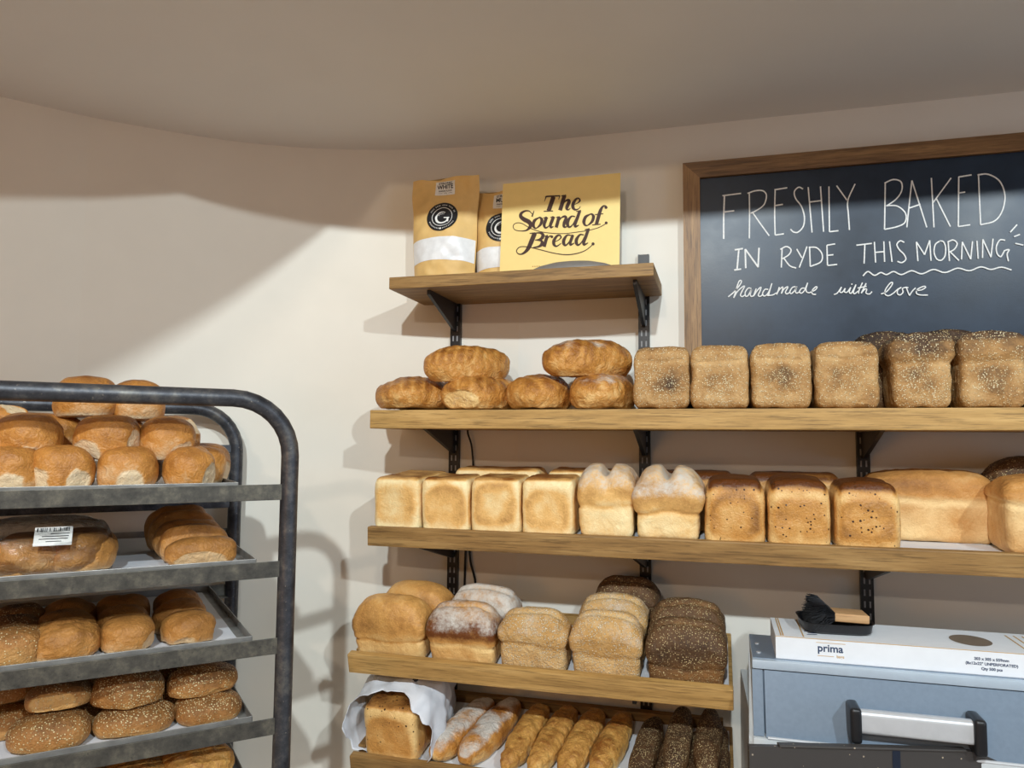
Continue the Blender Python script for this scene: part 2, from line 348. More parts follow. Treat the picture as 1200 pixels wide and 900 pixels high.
def tin_loaf(w, l, H, mat, kind='white', n=34, sag=.003):
    """lidded tin loaf, long axis local y, front face -y, base at z=0"""
    sd = nseed(); h = np.array([w/2, l/2, H/2]); rr = (.017, .020, .026) if kind != 'multi' else (.020, .024, .040)
    c, P, N, F = rbox(h, rr, n); c2, P2, N2, F2 = rbox(h, (rr[0], rr[1], .008), n); lo = c[:, 2] < 0; P[lo] = P2[lo]; N[lo] = N2[lo]; u, v_, z = P[:, 0]/h[0], P[:, 1]/h[1], P[:, 2]/h[2]
    low = sm(-.55, -1, z); P[:, :2] *= (1-.02*low)[:, None]
    top = sm(.55, .9, N[:, 2]) if kind != 'multi' else sm(.30, .75, N[:, 2]); e = np.maximum(np.abs(u), np.abs(v_))
    if kind == 'multi': P[:, 2] += top*.008*(1-u**2)
    else: P[:, 2] -= top*sag*(1-u**2)*(1-v_**2)
    fr = sm(.5, .9, np.abs(N[:, 1])); sd_ = sm(.5, .9, np.abs(N[:, 0]))
    P[:, 1] -= np.sign(N[:, 1])*fr*.003*(1-u**2)*(1-z**2)*(1 if kind != 'multi' else -1)
    P[:, 0] -= np.sign(N[:, 0])*sd_*.002*(1-v_**2)*(1-z**2)
    no = fbm(P, 28, sd, 3); P += N*(no*.0013)[:, None]; no2 = fbm(P, 90, sd+3, 2); P += N*(no2*.0004)[:, None]
    R = np.full(len(P), .16)+.10*fbm(P, 18, sd+5, 3)
    tp = sm(.97, .80, np.abs(u))*sm(1.0, .86, np.abs(v_))*top
    R += tp*((1.0 if kind == 'multi' else .66)+.25*vnoise(P, 30, sd+9)+.12*(vnoise(P, 9, sd)))
    rg = np.random.default_rng(sd); k1, k2, k3 = rg.uniform(.28, .52), rg.uniform(.05, .30), rg.uniform(-.04, .24); a = np.where(np.abs(N[:, 1]) > np.abs(N[:, 0]), u, v_); dz = z+k3
    q = (np.abs(a)**3.2+np.abs(np.minimum(dz, .9)*1.06)**3.2)**(1/3.2)
    side = np.maximum(fr, sd_*.8)
    q = q+.10*fbm(P, 16, sd+21, 2); R += side*(k1*sm(1.0, .72, q)*sm(-1.05, -.5, z)-k2*sm(.78, .25, q+.12*no)+.10*fbm(P, 34, sd+23, 3)-.04*sm(-.2, -.9, z))
    R -= .12*sm(.8, .5, np.max(np.abs(N), axis=1))
    P[:, 2] += H/2
    return bread('tin_loaf', P, F, np.stack([R, np.zeros(len(P)), np.full(len(P), .0)], 1), mat)

def seeded_tin(w, l, H, mat, dens=.6, top=0, n=36, darkspot=.5):
    """square tin loaf rolled in seed; top=1 gives an overflowing cap"""
    sd = nseed(); h = np.array([w/2, l/2, H/2]); c, P, N, F = rbox(h, (.013, .013, .02), n); u, v_, z = P[:, 0]/h[0], P[:, 1]/h[1], P[:, 2]/h[2]
    if top:
        s = np.where(z < .28, .93+.03*sm(-1, .2, z), 1.0); s = s+sm(.2, .5, z)*.075-sm(.8, 1, z)*.06; s -= .05*np.exp(-((z-.30)/.10)**2)
        P[:, :2] *= s[:, None]; P[:, 2] += sm(.5, .9, N[:, 2])*.010*(1-u**2)
    else:
        g = .0035*np.exp(-((z-.52-.10*vnoise(P*np.array([1, 1, 0]), 30, sd))/.05)**2)*sm(.95, .7, np.abs(u)); P -= N*g[:, None]
        P[:, :2] *= (1-.035*sm(.62, 1, z))[:, None]
        P[:, 2] += sm(.5, .9, N[:, 2])*.004*(1-u**2)
    no = fbm(P, 32, sd, 3); P += N*(no*.0022)[:, None]; P += N*(fbm(P, 110, sd+2, 2)*.0009)[:, None]
    R = .38+.22*fbm(P, 24, sd+4, 3); tp = sm(.4, .8, N[:, 2])
    q = np.sqrt((u/.75)**2+((z+.15)/.55)**2); fr = sm(.5, .9, np.abs(N[:, 1])); sp = fr*sm(1.1, .35, q)*darkspot
    R = R+sp*(.35+.3*vnoise(P, 45, sd+8))+tp*.25+(.42*sm(.2, .6, z) if top else 0)
    R -= (1-tp)*.15*np.exp(-((z-.5)/.12)**2)*(0 if top else 1)
    D = dens*(.45+.6*sp/max(darkspot, .01)+.35*tp+.25*fbm(P, 20, sd+6, 2))
    P[:, 2] += H/2
    return bread('tin_loaf', P, F, np.stack([R, np.zeros(len(P)), np.clip(D, 0, 1)], 1), mat)

def cob_tin(w, l, H, mat, crease=.40, flour=0.0, dens=0.0, slash=True, split=False, dark=.3, n=38, bulge=.05, rtop=.034, facing='y', lightline=.0, axis='x'):
    """open-tin loaf: straight lower part, overhanging domed crust above a crease"""
    sd = nseed(); h = np.array([w/2, l/2, H/2]); c, P, N, F = rbox(h, (.016, .016, .016), n); z01 = (P[:, 2]/h[2]+1)/2
    # reshape the top into a dome
    u, v_ = P[:, 0]/h[0], P[:, 1]/h[1]
    up = sm(crease, 1.0, z01); ed = (np.abs(v_)**2.6+np.abs(u)**3.4)
    P[:, 2] -= up*np.clip(ed, 0, 1.35)*rtop*.62; P[:, 2] += up*rtop*.25
    lift = vnoise(np.stack([u*1.5, v_*0+sd, u*0], 1), 1.0, sd)*.05
    zc = z01-crease-lift
    s = np.where(zc < 0, .93+.03*z01/crease, .985+bulge*np.sin(np.clip(zc/(1-crease), 0, 1)*math.pi)**.8)
    s -= .045*np.exp(-(zc/.026)**2); s -= .045*sm(.80, 1.0, z01)
    P[:, :2] *= s[:, None]
    tp = sm(.35, .8, N[:, 2]); R = np.zeros(len(P)); G = np.zeros(len(P))
    if slash:
        a = v_ if axis == 'x' else u; b = u if axis == 'x' else v_
        a0 = .05*vnoise(np.stack([b*2, b*0, b*0], 1), 1, sd+31)-.12
        g = np.exp(-((a-a0)/.17)**2)*sm(.62, .9, z01)*sm(1.0, .7, np.abs(b)); P[:, 2] -= g*.008
        R -= g*.28
    if split:
        g = np.exp(-(u/.17)**2)*sm(.55, .95, z01)*sm(-1.25, -.5, -np.abs(v_)); P[:, 2] -= g*.030*(1-.3*np.abs(v_)); P[:, 1] += g*.010*np.sign(-v_)*sm(.6, 1, np.abs(v_)); R -= g*.10; G += .15*g
    no = fbm(P, 26, sd, 3); P += N*(no*.0022)[:, None]; P += N*(fbm(P, 95, sd+2, 2)*.0007)[:, None]
    R += .36+.16*fbm(P, 20, sd+5, 3)+dark*sm(-.02, .25, zc)*(1-.35*sm(.9, 1, z01))-lightline*np.exp(-((zc+.01)/.05)**2)+(.22 if not lightline else 0)*np.exp(-((zc-.004)/.018)**2)-.14*sm(0, -.1, zc)
    G += flour*(sm(.15, .7, zc/(1-crease))+.25*fbm(P, 30, sd+6, 2)*sm(0, .3, zc)); D = dens*(.6+.4*fbm(P, 18, sd+7, 2)+.2*tp)
    P[:, 2] += H/2
    return bread('tin_loaf', P, F, np.stack([R, np.clip(G, 0, 1.2), np.clip(D, 0, 1)], 1), mat)

def blob(h, pw, mat, name='bread_roll', flat=.55, n=26, base=.5, topdark=.28, amp=.0035, fs=24, patches=(), dens=0.0, flour=0.0, slashes=0, wrinkle=0.0, slant=.45, sl=1.0, fseed=None, densfn=None):
    """rounded bread: superquadric half sizes h (long axis local y), flattened underneath, base at z=0"""
    sd = nseed(); V, F = cubegrid(n); c = np.tan(V*.82)/math.tan(.82); Ln = (np.abs(c)**pw).sum(1)**(1/pw); U = c/Ln[:, None]; h = np.array(h); P = U*h
    N = U/h; N /= np.linalg.norm(N, axis=1)[:, None]
    zb = -h[2]*flat; k = P[:, 2] < zb; P[k, 2] = zb+(P[k, 2]-zb)*.12
    R = base+topdark*N[:, 2]+.16*fbm(P, 22, sd+1, 3); G = np.zeros(len(P)); D = np.zeros(len(P))
    if slashes:
        t = (P[:, 1]+slant*P[:, 0])/(2*h[1])+.5; ph = t*slashes; fr = np.abs(ph-np.floor(ph)-.5)
        g = sm(.22, .02, fr)*sm(.05, .45, N[:, 2])*sm(0, .12, t)*sm(1, .88, t)
        rid = sm(.18, .42, fr)*sm(0.05, .4, N[:, 2]); P[:, 2] -= g*.0026*sl; P[:, 2] += rid*.0014*sl; R -= g*.22; R += rid*.10
    no = fbm(P, fs, sd, 3); P += N*(no*amp)[:, None]
    if wrinkle: w_ = 1-np.abs(fbm(P*np.array([1, 2.2, 1]), 34, sd+3, 3)); P += N*((w_-.6)*wrinkle)[:, None]; R += (w_-.6)*.25
    for d, ang in patches:
        d = np.array(d, float); d /= np.linalg.norm(d); Q = P/h; Q /= np.linalg.norm(Q, axis=1)[:, None]; dt = Q@d
        wob = dt+.035*fbm(P, 70, sd+11, 2); k = sm(math.cos(ang)-.03, math.cos(ang)+.02, wob)
        lim = math.cos(ang)*np.linalg.norm(d*h)*1.0; ex = np.maximum((P@d)-lim, 0); P -= (k*ex*.75)[:, None]*d
        P += (k*fbm(P, 130, sd+13, 2)*.0012)[:, None]*d; R = R*(1-k)-.35*k; G += .30*k
    if flour: G += flour*(sm(.25, .8, N[:, 2])*(.75+.6*fbm(P, 26, sd+9, 2)))
    if dens: D = dens*(.5+.45*sm(-.1, .6, N[:, 2])+.35*fbm(P, 26, sd+10, 2))
    lo = -h[2]*flat; R -= .3*sm(lo+h[2]*.18, lo, P[:, 2])
    P[:, 2] -= P[:, 2].min()
    return bread(name, P, F, np.stack([R, np.clip(G, 0, 1.2), np.clip(D, 0, 1)], 1), mat)

def place(o, loc, rx=0.0, rz=0.0, ry=0.0):
    o.location = tuple(float(a) for a in loc); o.rotation_euler = (Matrix.Rotation(rx, 3, 'X') @ Matrix.Rotation(rz, 3, 'Z') @ Matrix.Rotation(ry, 3, 'Y')).to_euler(); return o
RAD = math.radians

# ================================================================== SETTING
WP = [(3.2, 0), (-.5, 0), (-.65, -.012), (-.801, -.035), (-.936, -.067), (-1.068, -.115), (-1.22, -.197), (-1.35, -.299), (-1.489, -.43), (-1.596, -.565), (-3.2, -2.55)]
pp = smooth_path(WP[1:], 5); TOPZ = 3.4
def wall_strip(pts, z0, z1, th=.08):
    P = np.array(pts); T = np.gradient(P, axis=0); T /= np.linalg.norm(T, axis=1)[:, None]; Nn = np.stack([T[:, 1], -T[:, 0]], 1)
    if True: Nn = Nn*np.sign((Nn@np.array([.4, 1.0])))[:, None]
    O = P+Nn*th; n = len(P); V = [(*p, z) for z in (z0, z1) for p in P]+[(*p, z) for z in (z0, z1) for p in O]
    F = []
    for i in range(n-1):
        F += [(i, i+1, n+i+1, n+i), (2*n+i, 3*n+i, 3*n+i+1, 2*n+i+1), (n+i, n+i+1, 3*n+i+1, 3*n+i), (i, 2*n+i, 2*n+i+1, i+1)]
    F += [(0, n, 3*n, 2*n), (n-1, 3*n-1, 4*n-1, 2*n-1)]
    return V, F
m = MB(); m.add(*wall_strip([(3.2, 0), (1.5, 0), (0, 0), (-.5, 0)], -.02, TOPZ)); tag(m.build('wall_back', M['wall'], smooth='auto'), kind='structure')
m = MB(); m.add(*wall_strip(pp, -.02, TOPZ)); tag(m.build('wall_left', M['wall_left'], smooth='auto'), kind='structure')
m = MB(); m.box((0, -2.6, -.04), (8, 6.4, .04)); tag(m.build('floor', M['floor']), kind='structure')
# low ceiling: a lowered bulkhead over the shelves and along the left wall, higher ceiling over the shop floor
EX, EY, ZC = -.755, -.81, 2.385
m = MB(); m.prism([(3.3, .1), (-3.6, .1), (-3.6, -5.6), (EX+.04*4.8, -5.6), (EX, EY), (3.3, EY)], 2, ZC, TOPZ+.06)
m.box((1.2, -3.3, TOPZ+.10), (4.4, 4.9, .06)); tag(m.build('ceiling', M['ceil']), kind='structure')
m = MB(); m.box((3.26, -.5, 1.7), (.08, 1.2, 3.4)); m.box((3.26, -4.0, 1.7), (.08, 3.2, 3.4)); m.box((3.26, -1.75, .45), (.08, 1.3, .9)); m.box((3.26, -1.75, 3.0), (.08, 1.3, .8))
tag(m.build('wall_right', M['wall']), kind='structure')
wo.location = (3.2, -1.75, 1.75); WIN.size = 1.3; WIN.size_y = 1.7

# lamps in the raised ceiling, behind the camera
for nm, pos, aim, wt, rad, colr in LAMPS:
    e = empty('ceiling_spotlight', pos); d = (Vector(aim)-Vector(pos)).normalized(); e.rotation_euler = d.to_track_quat('-Z', 'Y').to_euler()
    tag(e, {'a': 'white ceiling spotlight furthest right, behind the viewer', 'b': 'white ceiling spotlight in the middle, behind the viewer', 'c': 'white ceiling spotlight furthest back, behind the viewer'}[nm], 'lamp', 'ceiling spotlights')
    cb = MB(); n = 24; prof = [(.055, -.03), (.06, -.03), (.06, .12), (.02, .13), (.02, .12), (.055, .11)]
    V = [(r*math.cos(2*math.pi*k/n), r*math.sin(2*math.pi*k/n), z) for r, z in prof for k in range(n)]
    cb.add(V, [(i*n+k, i*n+(k+1) % n, ((i+1) % 6)*n+(k+1) % n, ((i+1) % 6)*n+k) for i in range(6) for k in range(n)])
    cb.build('lamp_can', M['lampcan'], e, smooth='auto')
    L = bpy.data.lights.new('bulb', 'SPOT'); L.energy = wt; L.shadow_soft_size = rad; L.color = colr; L.spot_size = RAD(100); L.spot_blend = .6
    lo = bpy.data.objects.new('bulb', L); COL.objects.link(lo); lo.parent = e; lo.location = (0, 0, -.035)

# ================================================================== SHELVES
class Shelf:
    def __init__(s, yf, zf, tilt): s.yf, s.zf, s.t = yf, zf, RAD(tilt)
    def pt(s, x, t, hgt=0.0): return (x, s.yf+t*math.cos(s.t)-hgt*math.sin(s.t), s.zf+t*math.sin(s.t)+hgt*math.cos(s.t))
    def put(s, o, x, t, hgt=0.002, rz=0.0, ry=0.0, rx=0.0): return place(o, s.pt(x, t, hgt), s.t+rx, rz, ry)
S1 = Shelf(-.245, 1.985, 0); S2 = Shelf(-.27, 1.667, 0); S3 = Shelf(-.27, 1.387, 3.0); S4 = Shelf(-.30, 1.090, 14); S5 = Shelf(-.32, .888, 12)
def upright(x, ztop, label):
    e = empty('shelf_upright', (x, -.013 if x < -.5 else -.0005, .7)); tag(e, label, 'shelf bracket rail', 'slotted shelf uprights')
    m = MB(); h = ztop-.7
    m.box((-.0115, -.007, h/2), (.004, .014, h)); m.box((.0115, -.007, h/2), (.004, .014, h)); m.box((0, -.0115, h/2), (.026, .003, h), .001)
    m.build('channel', M['black'], e)
    s = MB(); z = .02
    while z < h-.03:
        for dx in (-.0055, .0055): s.box((dx, -.0134, z), (.0035, .0006, .014))
        z += .026
    s.build('slots', M['slotlight'], e); return e
upright(-.665, 1.975, 'black slotted shelf upright furthest left, behind the white loaves')
upright(-.176, 2.062, 'black slotted shelf upright in the middle, its tip above the top shelf')
upright(.313, 1.70, 'black slotted shelf upright furthest right, behind the bread slicer')
def bracket(x, S, ln, label, drop=.075):
    e = empty('shelf_bracket', S.pt(x, 0, -.028)); m = MB(); yb = -.012
    y0 = S.yf+.02; zt = 0.0
    tl = math.tan(S.t); a = (yb-S.yf)*tl
    m.prism([(yb-S.yf, a), (yb-S.yf, a-drop), (yb-S.yf-.02, a-drop), (.03, .03*tl-.012), (.03, .03*tl)], 0, -.0042, .0042)
    m.box(((0), (yb-S.yf)/2+.015, (a)/2+.004), (.0095, (yb-S.yf)-.03, .002))
    o = m.build('bracket_arm', M['black'], e); tag(e, label, 'shelf bracket', 'black shelf brackets'); return e
def plank(S, x0, x1, depth, th, mat, label, lip=0, lt=.02):
    e = empty('wall_shelf', S.pt((x0+x1)/2, 0, 0), (S.t, 0, 0)); L = x1-x0; m = MB()
    if lip:
        m.box((0, depth/2+.01, -.010), (L, depth-.02, .018), .002); m.build('board', mat, e)
        f = MB(); f.box((0, .010, lt-th/2), (L, .02, th), .0025); f.build('front_lip', mat, e)
        for sx, in ((-1,),):
            g = MB(); g.box((-L/2+.009, depth/2+.021, .004 if lt > .01 else -.0115), (.018, depth-.042, .03), .002); g.build('side_lip', mat, e)
        b = MB(); b.box((0, depth-.009, .006 if lt > .01 else -.008), (L-.04, .016, .03), .002); b.build('back_lip', mat, e)
    else:
        m.box((0, depth/2, -th/2), (L, depth, th), .0025)
        m.build('board', mat, e)
    tag(e, label, 'shelf', 'wooden wall shelves'); return e
plank(S1, -.755, -.132, .235, .029, M['wood_dark'], 'short stained wooden wall shelf at the top, holding flour and a card')
plank(S2, -.785, 1.2, .262, .043, M['wood_light'], 'long golden wooden shelf holding the bloomers and seeded tin loaves')
plank(S3, -.785, 1.2, .262, .044, M['wood_dark'], 'long wooden shelf holding the row of white and wholemeal tin loaves', lip=1, lt=.011)
plank(S4, -.810, .020, .285, .044, M['wood_light'], 'tilted wooden shelf holding small crusty tin loaves beside the slicer', lip=1, lt=.029)
plank(S5, -.790, .020, .300, .040, M['wood_dark'], 'lowest tilted wooden shelf holding batons and the paper-bagged loaf', lip=1)
for S, nm in ((S1, 'top short shelf'), (S2, 'bloomer shelf'), (S3, 'white loaf shelf'), (S4, 'tilted crusty loaf shelf'), (S5, 'baton shelf')):
    for x, w in ((-.665, 'left end'), (-.176, 'middle'), (.313, 'right')):
        if S in (S1,) and x > 0 or S in (S4, S5) and x > 0: continue
        bracket(x, S, .2, 'black steel bracket under the %s, on its %s upright' % (nm, w) if S is not S1 else 'black steel bracket under the top short shelf, %s' % ('on the left' if x < -.3 else 'on the right'))
# cables behind the shelves
m = MB(); m.tube(smooth_path([(-.628, -.012, 1.66), (-.626, -.03, 1.62), (-.616, -.025, 1.58), (-.615, -.012, 1.5), (-.62, -.012, 1.42)]), .0025, 8)
tag(m.build('cable', M['cable'], smooth=True), 'thin black cable hanging behind the left end of the bloomer shelf', 'cable')
m = MB(); m.tube(smooth_path([(-.63, -.012, 1.345), (-.632, -.02, 1.30), (-.636, -.012, 1.22), (-.64, -.012, 1.1)]), .003, 8); m.tube(smooth_path([(-.625, -.012, 1.345), (-.618, -.02, 1.29), (-.606, -.012, 1.23), (-.60, -.012, 1.12)]), .003, 8)
m.box((-.628, -.014, 1.335), (.014, .012, .012), .003)
tag(m.build('cable', M['cable'], smooth='auto'), 'pair of black cables hanging below the white loaf shelf, behind floured loaves', 'cable')

# paper liners
def liner(S, x0, x1, d0, d1, label, ridged=False):
    nx, ny = 40, 30; X = np.linspace(x0, x1, nx); T = np.linspace(d0, d1, ny); V = []; F = []
    for j in range(ny):
        for i in range(nx):
            hgt = .0010+.0006*math.sin(X[i]*40+T[j]*30)
            if ridged: hgt = .0012+.0010*math.sin(T[j]*420+2*math.sin(X[i]*25))
            V.append(S.pt(X[i], T[j], hgt))
    F = [(j*nx+i, j*nx+i+1, (j+1)*nx+i+1, (j+1)*nx+i) for j in range(ny-1) for i in range(nx-1)]
    m = MB(); m.add(V, F); o = m.build('paper_liner', M['paper'], smooth=True); return tag(o, label, 'paper', 'paper shelf liners')
liner(S3, -.74, .75, .022, .24, 'white ridged paper liner under the loaves, bare between two wholemeal loaves', True)
liner(S4, -.785, .012, .022, .262, 'white paper liner on the tilted shelf of crusty loaves')
liner(S5, -.765, .012, .022, .278, 'white paper liner on the lowest shelf under the batons')

# ================================================================== CHALKBOARD
BX, BZ = -.078, 2.281; BW, BH = 1.16, .60; BYF = -.026
e = empty('chalkboard', (BX, 0, BZ)); tag(e, 'large framed chalkboard with white handwriting on the right of the wall', 'chalkboard')
m = MB(); m.box((BW/2, -.009, -BH/2), (BW-.02, .014, BH-.02)); m.build('slate_panel', M['chalkboard'], e)
fw = .040
for q, nm_, mt in (([(0, 0), (BW, 0), (BW-fw, -fw), (fw, -fw)], 'frame_rail', 'wood_frame'), ([(fw, -BH+fw), (BW-fw, -BH+fw), (BW, -BH), (0, -BH)], 'frame_rail', 'wood_frame'), ([(0, 0), (fw, -fw), (fw, -BH+fw), (0, -BH)], 'frame_stile', 'wood_frame_v'), ([(BW, 0), (BW, -BH), (BW-fw, -BH+fw), (BW-fw, -fw)], 'frame_stile', 'wood_frame_v')):
    m = MB(); m.prism(q, 1, -.026, -.001); m.build(nm_, M[mt], e)
CK = [  # strokes traced on a 3.333x enlargement of the board's lettering
 [(30,128),(27,215),(27,300)],[(22,131),(95,122)],[(28,195),(68,190)],
 [(127,118),(128,210),(127,298)],[(120,122),(150,112),(180,112),(194,130),(185,165),(160,186),(132,200)],[(140,197),(170,240),(205,288)],
 [(228,105),(226,200),(228,285)],[(225,108),(275,100)],[(226,170),(258,165)],[(228,285),(262,280)],
 [(337,105),(320,98),(303,115),(308,142),(330,172),(342,212),(338,250),(318,273),(300,273),(288,262)],
 [(357,98),(372,275)],[(405,95),(417,272)],[(362,156),(410,150)],
 [(438,95),(440,272)],[(440,272),(475,268)],[(468,92),(508,148)],[(540,85),(512,150),(514,205),(518,265)],
 [(658,80),(655,263)],[(655,82),(690,68),(720,78),(722,112),(700,145),(662,172)],[(662,170),(705,172),(737,200),(735,235),(705,252),(655,263)],
 [(762,72),(752,160),(742,255)],[(762,72),(790,160),(820,255)],[(750,180),(795,165)],
 [(838,62),(848,255)],[(915,62),(880,110),(845,158)],[(856,140),(912,252)],
 [(945,57),(943,252)],[(945,58),(995,50)],[(945,121),(970,117)],[(943,252),(990,245)],
 [(1022,48),(1026,150),(1030,245)],[(1018,50),(1060,48),(1105,75),(1125,130),(1115,190),(1085,230),(1030,245)],
 [(70,343),(102,338)],[(86,342),(79,421)],[(68,422),(95,418)],[(113,415),(111,340)],[(111,340),(162,411)],[(161,411),(165,335)],
 [(255,335),(252,412)],[(248,341),(272,330),(290,343),(280,363),(256,378)],[(262,376),(285,405),(310,414)],
 [(312,340),(332,374)],[(352,330),(338,370),(322,412)],[(362,332),(365,408)],[(359,333),(390,335),(411,360),(406,390),(365,408)],
 [(430,325),(432,403)],[(430,325),(462,320)],[(428,365),(455,362)],[(432,404),(470,400)],
 [(545,325),(605,318)],[(578,321),(575,397)],[(615,312),(620,393)],[(652,310),(655,390)],[(618,353),(654,350)],[(674,310),(684,390)],
 [(732,314),(716,308),(703,322),(712,342),(730,360),(738,380),(722,393),(705,388)],
 [(785,387),(779,312)],[(779,312),(811,362)],[(811,362),(831,306)],[(831,306),(836,386)],
 [(872,308),(853,322),(848,352),(858,378),(875,384),(890,368),(893,335),(885,312),(870,308)],
 [(903,312),(908,387)],[(900,313),(922,305),(938,318),(928,340),(906,353)],[(912,352),(945,385)],
 [(955,381),(958,312)],[(958,312),(991,380)],[(991,380),(998,310)],[(1015,308),(1020,378)],[(1037,375),(1038,302)],[(1038,302),(1070,372)],[(1070,372),(1078,300)],
 [(1125,306),(1105,305),(1091,330),(1094,358),(1108,370),(1120,352),(1124,346),(1141,343),(1133,360),(1138,388)],
 [(1145,275),(1172,245)],[(1160,292),(1183,283)],[(1165,318),(1196,325)],
 [(570,445),(590,428),(615,443),(640,432),(662,440),(690,428),(720,440),(760,425),(800,437),(845,420),(890,432),(940,415),(985,425),(1030,410),(1070,420),(1110,411),(1150,422)],
]
HM = [[(50,240),(120,180),(180,105),(192,68),(168,70),(142,140),(125,200),(108,252)],[(108,252),(150,182),(205,132),(226,126),(200,178),(182,220),(200,238),(228,222)],[(300,150),(266,146),(234,190),(238,232),(266,224),(302,158),(288,214),(300,236),(324,228)],[(352,150),(336,196),(322,234)],[(322,234),(366,168),(404,136),(392,180),(374,222),(394,236),(428,212)],[(482,160),(446,160),(420,205),(436,231),(470,214),(500,160),(522,94)],[(522,94),(498,175),(484,232)],[(470,226),(530,220),(572,196)],[(602,134),(588,175),(572,216)],[(572,216),(600,165),(636,134),(638,156),(624,206)],[(624,206),(652,156),(690,130),(690,146),(668,188),(682,209),(712,194)],[(776,130),(742,140),(716,184),(730,206),(766,174),(790,128),(776,180),(790,201),(822,184)],[(876,146),(842,150),(820,184),(840,201),(874,170),(908,88)],[(908,88),(890,150),(896,186),(926,196),(954,182)],[(950,186),(990,166),(1010,138),(992,134),(956,174),(960,210),(998,214)]]
WL = [[(84,216),(122,198),(166,134)],[(166,134),(148,184),(174,191),(206,148)],[(206,148),(198,184),(226,190),(266,138)],[(266,138),(250,188),(274,198),(322,108)],[(322,108),(294,188),(310,206),(346,178)],[(272,106),(284,101)],[(392,88),(356,168),(350,206)],[(340,146),(390,136),(436,126)],[(432,94),(404,150),(378,202)],[(378,202),(418,158),(438,160),(430,200),(468,210),(496,184)],[(592,210),(650,186),(706,120),(716,86),(690,94),(642,160),(636,210),(672,229),(722,204),(772,160),(812,138)],[(812,138),(774,166),(770,206),(800,220),(830,190),(824,152),(862,138),(888,142)],[(866,142),(884,190),(900,227)],[(900,227),(930,180),(966,144)],[(970,172),(1030,166),(1074,138),(1052,128),(986,160),(974,200),(1012,220),(1098,222)]]
NC = len(CK)
CK += [[((848+x/9.23-840)*3.3333, (322+y/9.23-190)*3.3333) for x, y in q] for q in HM]+[[((968+x/9.23-840)*3.3333, (322+y/9.23-190)*3.3333) for x, y in q] for q in WL]
def brd(u, v, lift):
    p = aty(840+u/3.3333, 190+v/3.3333, -.0165); return (p[0]-BX, -.0161-lift, p[2]-BZ)
m = MB()
for k, s in enumerate(CK):
    m.ribbon(smooth_path(s, 5) if len(s) > 2 else np.linspace(s[0], s[1], 6), 6.2 if k == 0 or 33 <= k <= 38 else (5.0 if k < NC else 4.4), lambda u, v, l, q=k: brd(u, v, l*(1+.05*q)), .0005)
m.build('chalk_lettering', M['chalk'], e)

